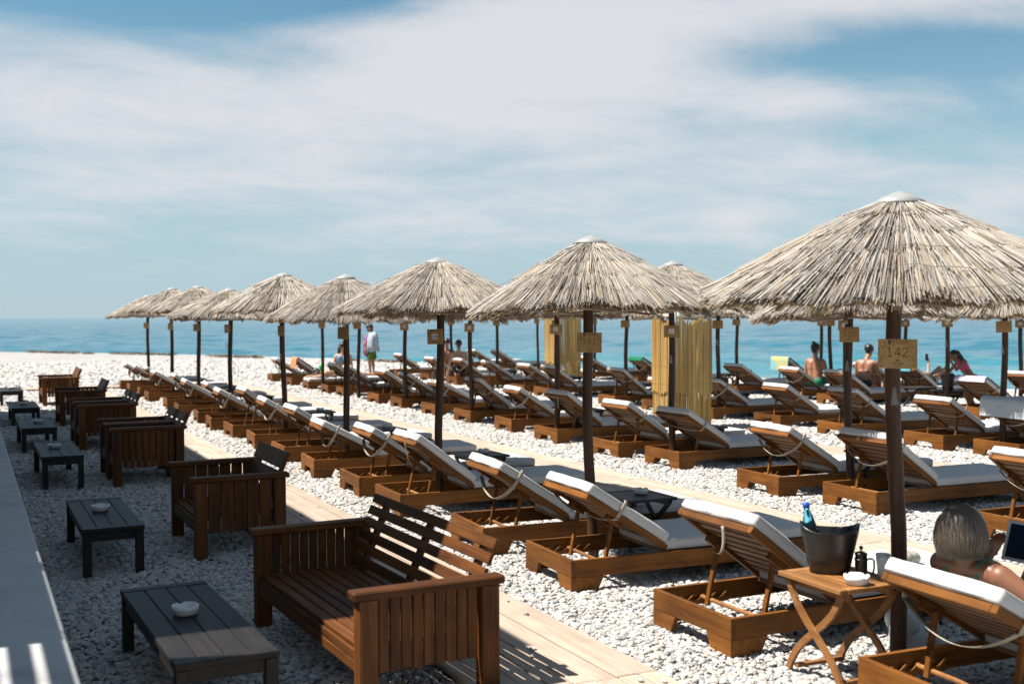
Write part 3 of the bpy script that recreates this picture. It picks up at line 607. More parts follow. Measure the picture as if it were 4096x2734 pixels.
rows = [
 (0, 3.72, [(3.47, 3, 3.92), (5.10, 2, 3.80), (6.81, 1, 3.75), (8.18, 0), (10.08, 2), (11.38, 0), (13.02, 7), (14.5, 1), (16.22, 0), (17.8, 6), (19.2, 3), (20.55, 8), (22.4, 3), (24.1, 0), (26.5, 3), (28.1, 0), (29.9, 3), (31.3, 3)]),
 (1, 8.08, [(6.22, 5, 7.74), (8.12, 5, 7.75), (9.35, 0, 7.60), (11.62, 1, 7.88), (12.88, 4, 7.78), (14.83, 2, 7.9), (16.6, 0, 8.02), (18.4, 6), (20.1, 7), (21.95, 0), (23.4, 8), (25.9, 0), (27.1, 4), (28.84, 'flat'), (30.6, 4), (32.9, 3)]),
 (2, 12.2, [(10.25, 5), (11.5, 1), (13.35, 4), (15.0, 1), (16.86, 0), (18.6, 7), (20.35, 6), (23.35, 8), (24.6, 0), (26.83, 1), (28.78, 0), (30.9, 3), (33.6, 0)]),
 (3, 16.4, [(12.2, 5), (14.6, 1), (18.2, 0), (19.7, 0), (21.8, 1), (24.9, 1), (26.1, 0), (28.9, 3), (35.3, 1), (37.4, 3)]),
 (4, 19.3, [(15.3, 5, 18.45), (18.5, 4, 18.6), (20.6, 1, 19.4), (23.3, 5, 19.05)]),
]
used = set()
for ri_, X0, lst in rows:
    for k, (y0, kind, *xx) in enumerate(lst):
        src = FLAT if kind == 'flat' else PROTO[kind]
        if src.name not in used: o = src; used.add(src.name)
        else: o = tree_copy(src)
        rz = -2.5 + rng.uniform(-2.2, 2.2)
        if (ri_, k) == (0, 1): rz = -0.2
        o.location = ((xx[0] if xx else X0 + rng.uniform(-0.03, 0.03)), y0 + LW / 2, 0); o.rotation_euler = (0, 0, R(rz))
        st = 'lying flat, ' if kind == 'flat' else ''
        tag(o, f'wooden sun lounger, {st}white cushions, {ORD[k]} from the right, {ROWN[ri_]}', 'sun lounger', 'sun loungers in rows on the pebbles')
        LOUNGERS[(ri_, k)] = o
for p in PROTO + [FLAT]:
    if p.name not in used:
        for ch in list(p.children_recursive) + [p]: bpy.data.objects.remove(ch)

# ------------------------------------------------------------------ thatched umbrellas
def thatch_mesh(name, width, dens, seed, R0=1.03, hgt=0.545):
    r = np.random.default_rng(seed); V = []; F = []; C = []
    slope = hgt / R0; cs = 1 / math.sqrt(1 + slope * slope); sn = slope * cs
    sag = lambda ph, rad: 0.012 * np.sin(ph * 8 + seed) * (rad / R0) ** 2 + 0.02 * np.sin(ph * 2 + seed * 1.7) * (rad / R0) + 0.016 * np.sin(ph * 19 + seed) * (rad / R0) ** 2
    zs = lambda rad: -slope * rad - 0.0 * rad + 0.03 * np.sin(np.clip(rad / R0, 0, 1) * math.pi)
    pal = np.array([(0.33, 0.290, 0.238), (0.285, 0.268, 0.247), (0.415, 0.380, 0.333), (0.165, 0.158, 0.15), (0.315, 0.248, 0.175), (0.06, 0.052, 0.047), (0.375, 0.353, 0.325), (0.22, 0.175, 0.128)])
    pw_ = np.array([0.21, 0.18, 0.20, 0.08, 0.11, 0.035, 0.13, 0.055])
    def layer(ra, rb, lift, n, under=False, lo=0.75):
        n = int(n)
        ph = r.uniform(0, 2 * math.pi, n); r0 = ra + r.uniform(-0.05, 0.05, n); r1 = rb + r.uniform(-0.040, 0.016, n)
        clump = 0.5 + 0.5 * np.sin(ph * 37 + seed) * np.sin(ph * 11.3 + 2 * seed)
        r1 += 0.018 * (clump - 0.5); r0 = np.clip(r0, 0.02, None)
        tw = r.normal(0, 0.030, n) * (0.4 / np.maximum(rb, 0.3))
        w = width * r.uniform(0.6, 1.35, n); li = lift + r.uniform(-0.008, 0.010, n); tip = r.normal(0.006, 0.005, n)
        stray = r.random(n) < 0.012
        tip = np.where(stray & (not under), tip + r.uniform(0.01, 0.05, n), tip); tw = np.where(stray, tw * 3, tw)
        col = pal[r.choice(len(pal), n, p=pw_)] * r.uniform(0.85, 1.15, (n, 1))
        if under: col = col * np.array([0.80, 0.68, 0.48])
        k0 = sum(len(a) for a in V)
        vs = np.zeros((n, 3, 3, 3))
        for j, (rad, f) in enumerate(((r0, 0.0), ((r0 + r1) / 2, 0.5), (r1, 1.0))):
            p_ = ph + tw * f
            z = zs(rad) + sag(ph, rad) + li + tip * f ** 2
            for i, (du, dn) in enumerate(((-0.5, 0.0), (0.5, 0.0), (0.0, 0.75))):
                ww = w * (1.0 if j < 2 else 0.75)
                x = rad * np.cos(p_) - du * ww * np.sin(p_); y = rad * np.sin(p_) + du * ww * np.cos(p_)
                vs[:, j, i, 0] = x + dn * ww * sn * np.cos(p_); vs[:, j, i, 1] = y + dn * ww * sn * np.sin(p_); vs[:, j, i, 2] = z + dn * ww * cs
        V.append(vs.reshape(-1, 3)); base = k0 + np.arange(n)[:, None] * 9
        fs = []
        for j in range(2):
            for i in range(3):
                a, b_ = j * 3 + i, j * 3 + (i + 1) % 3
                fs.append(np.concatenate([base + a, base + b_, base + b_ + 3, base + a + 3], 1))
        F.append(np.stack(fs, 1).reshape(-1, 4))
        C.append(np.repeat(col, 9, 0))
        e = np.concatenate([base + 6, base + 7, base + 8, base + 8], 1); return e
    tiers = [(0.10, 0.30), (0.14, 0.48), (0.30, 0.66), (0.48, 0.84), (0.64, R0)]
    for i, (a, b_) in enumerate(tiers):
        layer(a, b_, 0.030 - 0.004 * i + 0.012, dens * b_ * 0.75)
        layer(a + 0.03, b_ - 0.015, 0.012, dens * b_ * 0.4)
    layer(0.55, R0 - 0.03, -0.004, dens * R0 * 0.6)
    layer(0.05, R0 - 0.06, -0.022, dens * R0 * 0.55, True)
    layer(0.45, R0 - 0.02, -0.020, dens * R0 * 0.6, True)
    # closed core under the reeds
    n = 48; rad = [0.0, 0.3, 0.6, 0.9, R0 - 0.07]; core = []
    for q in rad:
        for j in range(n):
            a = 2 * math.pi * j / n; core.append((q * math.cos(a), q * math.sin(a), float(zs(q) + sag(a, q)) - 0.004))
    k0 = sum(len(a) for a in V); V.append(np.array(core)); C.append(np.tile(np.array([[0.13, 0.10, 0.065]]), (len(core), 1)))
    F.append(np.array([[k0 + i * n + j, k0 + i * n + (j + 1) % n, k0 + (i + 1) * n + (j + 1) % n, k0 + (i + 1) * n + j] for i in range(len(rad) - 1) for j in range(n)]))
    v = np.concatenate(V).astype(np.float32); f = np.concatenate(F).astype(np.int32); c_ = np.concatenate(C)
    me = bpy.data.meshes.new(name); me.vertices.add(len(v)); me.vertices.foreach_set('co', v.ravel())
    me.loops.add(f.size); me.loops.foreach_set('vertex_index', f.ravel()); me.polygons.add(len(f))
    me.polygons.foreach_set('loop_start', np.arange(0, f.size, 4, dtype=np.int32))
    me.update(calc_edges=True)
    at = me.attributes.new('Col', 'FLOAT_COLOR', 'POINT'); at.data.foreach_set('color', np.concatenate([c_, np.ones((len(c_), 1))], 1).astype(np.float32).ravel())
    me.materials.append(MT['thatch']); return me
THI = [thatch_mesh('thatch', 0.0052, 2050, s) for s in (1, 2, 3)]
TLO = [thatch_mesh('thatch', 0.0095, 800, s) for s in (4, 5, 6)]
CAPM = MB().lathe([(0.002, 0.064), (0.04, 0.052), (0.09, 0.030), (0.140, 0.0), (0.138, -0.006), (0.088, 0.022), (0.002, 0.054)], 22).mesh('metal_cap', 'capm', True)
def ring(rad, z, rr):
    q = MB(); n = 72; pts = [(rad * math.cos(2 * math.pi * k / n), rad * math.sin(2 * math.pi * k / n), z + 0.006 * math.sin(k * 2.1) + 0.012 * math.sin(2 * math.pi * k / n * 8 + 1)) for k in range(n + 1)]
    q.tube(pts, rr, 5, False); return q
WIREM = [ring(rd, -0.529 * rd + 0.03 * math.sin(rd / 1.03 * math.pi) + 0.043, 0.0018).mesh('binding_wire', 'wire') for rd in (0.27, 0.45, 0.63, 0.81, 0.96)]
HOOPM = ring(0.90, -0.529 * 0.90 - 0.042, 0.011).mesh('hoop', 'rib')
RIBM = MB().bar((0.03, 0, -0.075), (0.98, 0, -0.529 * 0.98 - 0.034), 0.03, 0.022).mesh('rib', 'rib')
def pole_mesh(seed, h=2.42):
    r = random.Random(seed); q = MB(); n = 9
    pts = [(0.010 * math.sin(k * 0.9 + seed), 0.010 * math.cos(k * 1.1 + seed * 2), -0.12 + (h + 0.12) * k / n) for k in range(n + 1)]
    q.tube(pts, [0.043 - 0.005 * k / n + r.uniform(-.0012, .0012) for k in range(n + 1)], 14); return q.mesh('pole', 'pole', True)
POLES = [pole_mesh(s) for s in range(4)]
# stroke numerals and printed sign
STROKE = {'0': [[(.3, 0), (.08, .12), (.0, .5), (.08, .88), (.3, 1), (.52, .88), (.6, .5), (.52, .12), (.3, 0)]],
 '1': [[(.08, .8), (.32, 1), (.32, 0)], [(.08, 0), (.56, 0)]], '2': [[(.02, .78), (.1, .94), (.3, 1), (.5, .93), (.56, .74), (.48, .52), (.02, 0), (.6, 0)]],
 '3': [[(.02, .92), (.2, 1), (.42, .98), (.55, .8), (.46, .6), (.24, .53), (.48, .46), (.6, .26), (.46, .05), (.22, 0), (0, .1)]],
 '4': [[(.46, 0), (.46, 1), (0, .28), (.62, .28)]], '5': [[(.54, 1), (.1, 1), (.05, .56), (.3, .63), (.54, .5), (.58, .28), (.45, .05), (.2, 0), (0, .1)]],
 '6': [[(.5, 1), (.18, .7), (.02, .3), (.14, .05), (.34, 0), (.54, .1), (.58, .34), (.42, .54), (.2, .52), (.04, .36)]],
 '7': [[(.0, 1), (.6, 1), (.2, 0)]], '8': [[(.3, .54), (.08, .68), (.1, .92), (.3, 1), (.5, .92), (.52, .68), (.3, .54), (.04, .38), (.06, .1), (.3, 0), (.54, .1), (.56, .38), (.3, .54)]],
 '9': [[(.1, 0), (.42, .3), (.58, .7), (.46, .95), (.26, 1), (.06, .9), (.02, .66), (.18, .46), (.4, .48), (.56, .64)]]}
SW, SH = 0.198, 0.155
def strokes(q, polys, ox, oy, s, w, x):
    # thin raised print on the sign face (the face looks along -x, text runs along -y... sign local: u right, v up)
    for pl in polys:
        for a, b_ in zip(pl, pl[1:]):
            A = Vector((x, ox + a[0] * s, oy + a[1] * s)); B = Vector((x, ox + b_[0] * s, oy + b_[1] * s)); d = (B - A)
            if d.length < 1e-6: continue
            d.normalize(); nn = Vector((0, -d.z, d.y)) * (w / 2); e = d * (w * 0.35)
            k = len(q.v)
            for z in (0, 0.0008):
                for p in (A - e + nn, B + e + nn, B + e - nn, A - e - nn): q.v.append((p.x + z, p.y, p.z))
            q.f += [[k, k + 1, k + 2, k + 3], [k + 4, k + 7, k + 6, k + 5]] + [[k + j, k + 4 + j, k + 4 + (j + 1) % 4, k + (j + 1) % 4] for j in range(4)]
def text_mesh(q, s, size, cx, cy, x, wx=1.0):
    cu = bpy.data.curves.new('t', 'FONT'); cu.body = s; cu.size = size; cu.align_x = 'CENTER'; cu.align_y = 'CENTER'; cu.resolution_u = 2
    o = bpy.data.objects.new('t', cu); me = bpy.data.meshes.new_from_object(o); k = len(q.v)
    for v in me.vertices: q.v.append((x, cx + v.co.x * wx, cy + v.co.y))
    for p in me.polygons: q.f.append([k + i for i in p.vertices])
    bpy.data.objects.remove(o); bpy.data.curves.remove(cu); bpy.data.meshes.remove(me)
X0S = 0.0045
q = MB(); text_mesh(q, 'SIKYON COAST', 0.0145, 0.012, 0.0665, X0S, 0.92); text_mesh(q, 'HOTEL & RESORT', 0.0105, 0.012, 0.0555, X0S, 1.0)
text_mesh(q, 'Corona', 0.0195, 0.0, -0.050, X0S, 1.0); text_mesh(q, 'Extra', 0.0135, 0.003, -0.0635, X0S, 1.0)
strokes(q, [[(-.4, 0), (.4, 0), (.55, .55), (.22, .25), (0, .7), (-.22, .25), (-.55, .55), (-.4, 0)]], 0.0, -0.0385, 0.013, 0.0017, X0S)
PRINTM = q.mesh('lettering', 'print', fix=False)
q = MB(); q.box(0.001, 0.0046, -0.047, -0.035, 0.049, 0.073); LOGOM = q.mesh('logo_square', 'purple_print')
q = MB()
for s in (-1, 1):
    sp_ = []
    for k in range(22):
        a = k / 21 * 5.2; rr_ = 0.017 * (1 - k / 26); sp_.append((s * (0.083 + rr_ * math.cos(a + 2.2) * -1), -0.055 + rr_ * math.sin(a + 2.2)))
    bodyc = [(0.062, 0.056), (0.072, 0.062), (0.068, 0.05), (0.052, 0.036), (0.062, 0.034), (0.074, 0.036), (0.071, 0.026), (0.063, 0.012), (0.062, -0.008), (0.070, -0.024), (0.084, -0.035), (0.093, -0.048)]
    fin = [(0.080, 0.046), (0.091, 0.028), (0.096, 0.006), (0.092, -0.016), (0.084, -0.028)]
    spine = [(0.091, 0.030), (0.0965, 0.024), (0.093, 0.014), (0.0975, 0.008), (0.094, 0.0)]
    for pl in (bodyc, fin, spine): strokes(q, [[(s * a, b_) for a, b_ in pl]], 0, 0, 1.0, 0.0019, X0S)
    strokes(q, [sp_], 0, 0, 1.0, 0.0019, X0S)
SEAM = q.mesh('seahorse_print', 'brown_print')
BOARDM = MB().box(-0.002, 0.004, -SW / 2, SW / 2, -SH / 2, SH / 2, None, 0.0008).mesh('sign_board', 'sign')
STICKM = MB().box(0.0041, 0.0056, -0.036, 0.036, -0.027, 0.030).mesh('paper_sticker', 'paper')
def make_sign(root, num, yaw, z, sticker=False, detail=True, roll=0.0, off=0.052):
    # yaw: compass direction (from +y towards +x) that the face looks to
    nx, ny = math.sin(yaw), math.cos(yaw)
    s = ob('sign_board', BOARDM, root, (nx * off, ny * off, z), (roll, 0, math.atan2(ny, nx)))
    if sticker: ob('paper_sticker', STICKM, s)
    q = MB(); txt = str(num); h = 0.030 if sticker else 0.046
    wtot = len(txt) * h * 0.86 - h * 0.26
    for k, ch in enumerate(txt): strokes(q, STROKE[ch], -wtot / 2 + k * h * 0.86, -0.015 if sticker else -0.014, h, 0.0034, 0.0062 if sticker else X0S)
    ob('numerals', q.mesh('numerals', 'print'), s)
    if detail: ob('lettering', PRINTM, s); ob('logo_square', LOGOM, s); ob('seahorse_print', SEAM, s)
    return s
UMB = {}
def umbrella(ri_, k, x, y, apex, R_, num, yaw_deg, hi, sticker=False, tilt=(0, 0), signz=1.69):
    nm = f'straw umbrella with sign {num}, {ORD[k]} from the right in the {ROWN[ri_]}'
    root = thing('straw_umbrella', nm, 'umbrella', (x, y, 0), 0.0, 'straw umbrellas along the lounger rows')
    ob('pole', POLES[(k + ri_) % 4], root, (0, 0, 0), (R(rng.uniform(-.8, .8)), R(rng.uniform(-.8, .8)), 0)).scale = (1, 1, (apex - 0.04) / 2.42)
    th = ob('thatch', (THI if hi else TLO)[(k + ri_) % 3], root, (0, 0, apex - 0.047), (R(tilt[0]), R(tilt[1]), rng.uniform(0, 6.28))); s = R_ / 1.03; th.scale = (s, s * rng.uniform(0.97, 1.02), rng.uniform(0.95, 1.05))
    tag(th, kind='stuff')
    ob('metal_cap', CAPM, root, (0, 0, apex - 0.050), (R(tilt[0]), R(tilt[1]), 0))
    for j in range(8):
        rb = ob('rib', RIBM, root, (0, 0, apex - 0.055), (R(tilt[0]), R(tilt[1]), 0)); rb.rotation_euler = (Matrix.Rotation(R(tilt[1]), 3, 'Y') @ Matrix.Rotation(R(tilt[0]), 3, 'X') @ Matrix.Rotation(j * math.pi / 4, 3, 'Z')).to_euler(); rb.scale = (s, s, 1)
    hp = ob('hoop', HOOPM, root, (0, 0, apex - 0.055), (R(tilt[0]), R(tilt[1]), 0)); hp.scale = (s, s, 1)
    if hi:
        for w_ in WIREM:
            o = ob('binding_wire', w_, root, (0, 0, apex - 0.055), (R(tilt[0]), R(tilt[1]), rng.uniform(0, 6))); o.scale = (s, s, 1)
    make_sign(root, num, R(180 + yaw_deg), signz, sticker, True, R(rng.uniform(-2.5, 2.5)))
    UMB[(ri_, k)] = root; return root
row1 = [(4.52, 2.535, 1.05, 142, 53, False, (0, 0)), (7.68, 2.51, 0.98, 141, 45, False, (0, 1.0)), (10.85, 2.495, 1.05, 140, 60, True, (0, 3.0)), (13.98, 2.435, 1.02, 139, 65, False, (0, 0)),
        (17.11, 2.57, 1.08, 138, 76, False, (0, -1)), (21.04, 2.43, 1.12, 137, 70, True, (0, 0)), (24.16, 2.56, 1.05, 136, 62, False, (0, 1)), (27.48, 2.60, 1.03, 135, 66, False, (0, 0)), (31.44, 2.50, 1.06, 134, 60, False, (0, 0))]
for k, (y, ap, R_, num, yw, stk, tl) in enumerate(row1): umbrella(0, k, 4.46 if k == 0 else 4.39, y, ap, R_, num, yw, k < 4, stk, tl)
row2 = [(8.99, 2.45, 132, False), (12.24, 2.585, 131, True), (15.4, 2.48, 130, True), (18.7, 2.47, 129, True), (22.06, 2.44, 128, True), (25.2, 2.46, 127, False), (28.06, 2.44, 126, False)]
for k, (y, ap, num, stk) in enumerate(row2): umbrella(1, k, 8.2, y, ap, 1.04, num, rng.uniform(44, 54), k < 2, stk, (rng.uniform(-2, 2), rng.uniform(-2, 2)))
for k, y in enumerate((10.87, 13.93, 17.3, 20.56, 23.7, 27.0, 30.1)): umbrella(2, k, 12.6, y, 2.46 + rng.uniform(-.05, .05), 1.04, 123 - k, rng.uniform(44, 58), False, k in (1, 4), (rng.uniform(-2, 2), rng.uniform(-2, 2)), 1.72)
for k, y in enumerate((15.8, 19.0, 22.3, 25.5, 29.2, 32.9, 36.0)): umbrella(3, k, 16.8, y, 2.40 + rng.uniform(-.04, .04), 1.0, 114 - k, rng.uniform(44, 62), False, k == 0, (rng.uniform(-2, 2), rng.uniform(-2, 2)), 1.72)
for k, y in enumerate((16.4, 19.55, 22.4)): umbrella(4, k, 19.5, y, 2.38, 1.0, 105 - k, rng.uniform(44, 62), False, True, (0, 0), 1.68)
# ------------------------------------------------------------------ side tables, ashtrays
ASHM = MB().lathe([(0.001, 0.0), (0.048, 0.0), (0.056, 0.010), (0.060, 0.024), (0.061, 0.026), (0.0625, 0.045), (0.054, 0.045), (0.050, 0.016), (0.001, 0.013)], 24).mesh('ashtray', 'ceramic', True)
q = MB(); q.v = [tuple(v.co) for v in ASHM.vertices]; q.f = [list(p.vertices) for p in ASHM.polygons]
for i, v in enumerate(q.v):
    if v[2] > 0.04:
        a = math.atan2(v[1], v[0]) % (math.pi / 2)
        if a < 0.14 or a > math.pi / 2 - 0.14: q.v[i] = (v[0], v[1], 0.035)
ASHM = q.mesh('ashtray', 'ceramic', True)
def ashtray(x, y, z, label, s=1.0):
    o = ob('ashtray', ASHM, None, (x, y, z), (0, 0, rng.uniform(0, 6))); o.scale = (s, s, s); return tag(o, label, 'ashtray', 'white ceramic ashtrays on the tables')
def make_side_table(material, w, d, h, n=6, curve=0.0):
    root = ob('folding_side_table', None); root.empty_display_size = 0.1
    fw = 0.05
    for s in (-1, 1):
        MB().box(-w / 2, w / 2, s * (d / 2) - (fw if s > 0 else 0), s * (d / 2) + (fw if s < 0 else 0), h - 0.024, h, None, 0.003).build('frame_rail', material, root)
        MB().box(s * (w / 2) - (fw if s > 0 else 0), s * (w / 2) + (fw if s < 0 else 0), -d / 2 + fw + 0.001, d / 2 - fw - 0.001, h - 0.024, h, None, 0.003).build('frame_rail', material, root)
    sw = (d - 2 * fw) / n
    me = MB().box(-w / 2 + fw + 0.001, w / 2 - fw - 0.001, -sw / 2 + 0.003, sw / 2 - 0.003, h - 0.022, h - 0.003).mesh('slat', material)
    for k in range(n): ob('slat', me, root, (0, -d / 2 + fw + sw * (k + 0.5), 0))
    for s in (-1, 1):
        MB().box(-w / 2 + 0.03, w / 2 - 0.03, s * (d / 2 - 0.075) - 0.014, s * (d / 2 - 0.075) + 0.014, h - 0.065, h - 0.025).build('apron', material, root)
        for t_ in (-1, 1):
            y_ = s * (d / 2 - 0.045) + t_ * 0.0105; top = Vector((t_ * w * 0.40, y_, h - 0.03)); bot = Vector((-t_ * w * 0.46, y_, 0.0)); pts = []
            for k in range(9):
                u = k / 8; p = top.lerp(bot, u); p.x += -t_ * curve * math.sin(u * math.pi * 2) * -1; pts.append(p)
            q = MB(); q.ribbon(pts, 0.02, 0.036, (0, 1, 0)); q.build('leg', material, root)
    for t_ in (-1, 1): MB().bar((t_ * w * 0.34, -d / 2 + 0.06, 0.035), (t_ * w * 0.34, d / 2 - 0.06, 0.035), 0.03, 0.018).build('stretcher', material, root)
    return root
DT = make_side_table('tdark', 0.52, 0.46, 0.42)
first = [True]
def dark_table(x, y, label, rz=0, ash=None):
    o = DT if first[0] else tree_copy(DT); first[0] = False
    o.location = (x, y, 0); o.rotation_euler = (0, 0, R(rz)); tag(o, label, 'side table', 'dark folding side tables between loungers')
    if ash: ashtray(x + 0.05, y + 0.02, 0.4205, 'white ashtray on the ' + ash)
    return o
TPOS = [(0, k, 4.98, row1[k][0] + 0.28) for k in (1, 2, 3, 4, 5, 6, 7)]
for ri_, k, x, y in TPOS: dark_table(x, y, f'dark slatted folding table by the {ORD[k]} umbrella from the right, front row', 90 + rng.uniform(-4, 4), f'dark table by the {ORD[k]} umbrella, front row' if k != 7 else None)
for k in range(6): dark_table(8.85, row2[k][0] + (0.26 if k else 0.30), f'dark slatted folding table by the {ORD[k]} umbrella from the right, second row', 90 + rng.uniform(-4, 4), f'dark table by the {ORD[k]} umbrella, second row')
for k, y in enumerate((14.35, 17.6, 20.9, 24.1, 27.7)): dark_table(13.2, y, f'dark slatted folding table, {ORD[k]} from the right in the third row', rng.uniform(-4, 4), f'{ORD[k]} dark table from the right in the third row')
for k, y in enumerate((17.1, 20.75, 23.4, 27.2)): dark_table(17.4, y, f'dark slatted folding table, {ORD[k]} from the right in the fourth row')
tk = make_side_table('teak', 0.50, 0.43, 0.53, 7, 0.035); tk.location = (4.11, 4.57, 0); tk.rotation_euler = (0, 0, R(88))
tag(tk, 'light teak folding table with crossed legs holding the ice bucket', 'side table')

# ------------------------------------------------------------------ low black tables beside the wall
def low_table(x0, x1, y0, y1, h, label, rz=0.0):
    cx, cy = (x0 + x1) / 2, (y0 + y1) / 2; w, d = x1 - x0, y1 - y0
    root = thing('low_table', label, 'table', (cx, cy, 0), R(rz), 'low dark tables in front of the sofas')
    sx = w / 4
    me = MB().box(-sx / 2 + 0.002, sx / 2 - 0.002, -d / 2 + 0.082, d / 2 - 0.082, h - 0.03, h, None, 0.003).mesh('plank', 'tblack')
    for k in range(4): ob('plank', me, root, (-w / 2 + sx * (k + 0.5), 0, rng.uniform(-.001, .001)))
    me = MB().box(-w / 2, w / 2, -0.04, 0.04, h - 0.03, h + 0.003, None, 0.004).mesh('end_plank', 'tblack')
    for s in (-1, 1): ob('end_plank', me, root, (0, s * (d / 2 - 0.041), 0))
    for s in (-1, 1):
        MB().box(s * (w / 2 - 0.03) - 0.013, s * (w / 2 - 0.03) + 0.013, -d / 2 + 0.065, d / 2 - 0.065, h - 0.095, h - 0.031).build('apron', 'tblack', root)
        MB().box(-w / 2 + 0.065, w / 2 - 0.065, s * (d / 2 - 0.035) - 0.013, s * (d / 2 - 0.035) + 0.013, h - 0.095, h - 0.031).build('apron', 'tblack', root)
    for sx_ in (-1, 1):
        for sy in (-1, 1):
            MB().box(sx_ * (w / 2 - 0.035) - 0.03, sx_ * (w / 2 - 0.035) + 0.03, sy * (d / 2 - 0.035) - 0.03, sy * (d / 2 - 0.035) + 0.03, 0, h - 0.0305, None, 0.004).build('leg', 'tblack', root)
    return root
LT = [(0.80, 1.28, 5.20, 6.80, 0.345, 1.6), (0.75, 1.19, 8.80, 10.30, 0.35, 0), (0.74, 1.18, 13.45, 15.2, 0.37, 0), (0.69, 1.16, 17.25, 19.0, 0.355, 0), (0.70, 1.17, 21.5, 23.1, 0.335, 0), (0.66, 1.13, 26.85, 28.3, 0.325, 0)]
for k, (a, b_, c_, d_, h, rz) in enumerate(LT):
    nm = f'low dark plank table, {ORD[k]} from the camera along the white wall'
    if k == 0: nm = 'low dark plank table with one end in sunlight, nearest the camera'
    low_table(a, b_, c_, d_, h, nm, rz)
    ax, ay = [(1.02, 6.07), (0.96, 9.62), (0.93, 14.35), (0.95, 18.1), (0.93, 22.3), (0.91, 27.6)][k]
    ashtray(ax, ay, h + 0.001, f'white ashtray on the {ORD[k]} low dark table from the camera', 1.12)
# ------------------------------------------------------------------ slatted wooden sofas
def sofa(x0, y0, y1, label, depth=0.80, arm=0.64, cat='armchair', bslats=6, btop=0.80, rz=0, n=8):
    wy = y1 - y0; root = thing('wooden_sofa', label, cat, (x0, (y0 + y1) / 2, 0), R(rz), 'slatted wooden sofas in the shade'); h = wy / 2
    seat = 0.33; pwid = 0.095
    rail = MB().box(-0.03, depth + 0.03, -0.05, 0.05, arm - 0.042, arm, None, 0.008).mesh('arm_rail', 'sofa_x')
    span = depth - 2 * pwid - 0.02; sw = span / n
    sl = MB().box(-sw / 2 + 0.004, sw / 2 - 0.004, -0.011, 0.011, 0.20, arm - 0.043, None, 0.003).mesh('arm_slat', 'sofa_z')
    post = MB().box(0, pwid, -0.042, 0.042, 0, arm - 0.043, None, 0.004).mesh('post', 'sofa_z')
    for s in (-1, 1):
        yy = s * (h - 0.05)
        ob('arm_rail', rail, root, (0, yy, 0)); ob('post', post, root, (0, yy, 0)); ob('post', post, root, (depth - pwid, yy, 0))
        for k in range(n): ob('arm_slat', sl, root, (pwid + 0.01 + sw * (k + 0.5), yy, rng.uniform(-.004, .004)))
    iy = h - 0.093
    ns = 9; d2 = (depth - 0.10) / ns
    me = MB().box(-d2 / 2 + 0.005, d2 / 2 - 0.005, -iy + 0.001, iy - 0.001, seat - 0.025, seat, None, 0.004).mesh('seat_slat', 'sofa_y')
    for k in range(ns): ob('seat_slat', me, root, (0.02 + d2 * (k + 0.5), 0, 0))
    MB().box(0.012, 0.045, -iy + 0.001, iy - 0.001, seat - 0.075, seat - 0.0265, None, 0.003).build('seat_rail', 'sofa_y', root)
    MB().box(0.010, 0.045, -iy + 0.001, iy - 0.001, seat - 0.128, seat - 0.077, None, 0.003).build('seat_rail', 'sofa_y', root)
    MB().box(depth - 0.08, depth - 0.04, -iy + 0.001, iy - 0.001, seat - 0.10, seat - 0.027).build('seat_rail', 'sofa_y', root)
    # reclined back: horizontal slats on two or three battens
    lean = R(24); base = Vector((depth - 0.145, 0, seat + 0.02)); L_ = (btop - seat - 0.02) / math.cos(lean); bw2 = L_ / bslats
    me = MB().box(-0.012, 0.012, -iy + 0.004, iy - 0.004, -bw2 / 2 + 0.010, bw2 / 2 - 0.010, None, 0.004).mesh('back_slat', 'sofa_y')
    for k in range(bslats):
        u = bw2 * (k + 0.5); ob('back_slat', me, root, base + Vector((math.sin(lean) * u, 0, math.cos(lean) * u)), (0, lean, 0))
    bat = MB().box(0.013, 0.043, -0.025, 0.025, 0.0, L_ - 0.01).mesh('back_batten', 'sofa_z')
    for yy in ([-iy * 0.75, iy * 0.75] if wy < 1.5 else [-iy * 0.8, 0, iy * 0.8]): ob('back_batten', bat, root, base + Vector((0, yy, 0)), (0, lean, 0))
    return root
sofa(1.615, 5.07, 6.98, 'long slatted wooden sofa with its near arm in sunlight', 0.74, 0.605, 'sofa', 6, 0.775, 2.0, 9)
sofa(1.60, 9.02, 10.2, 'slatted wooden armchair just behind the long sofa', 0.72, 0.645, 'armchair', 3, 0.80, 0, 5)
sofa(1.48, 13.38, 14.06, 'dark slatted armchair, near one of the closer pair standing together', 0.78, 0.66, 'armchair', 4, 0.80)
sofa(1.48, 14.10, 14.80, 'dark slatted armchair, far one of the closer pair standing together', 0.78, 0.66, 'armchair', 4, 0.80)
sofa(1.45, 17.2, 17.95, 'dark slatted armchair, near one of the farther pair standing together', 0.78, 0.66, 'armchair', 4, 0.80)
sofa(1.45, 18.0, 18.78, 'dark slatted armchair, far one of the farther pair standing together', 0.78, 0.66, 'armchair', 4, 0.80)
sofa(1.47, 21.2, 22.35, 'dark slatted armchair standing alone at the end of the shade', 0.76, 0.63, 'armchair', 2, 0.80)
sofa(1.48, 26.3, 27.7, 'sunlit orange brown slatted armchair, farthest of the sofas', 0.74, 0.62, 'armchair', 2, 0.80)

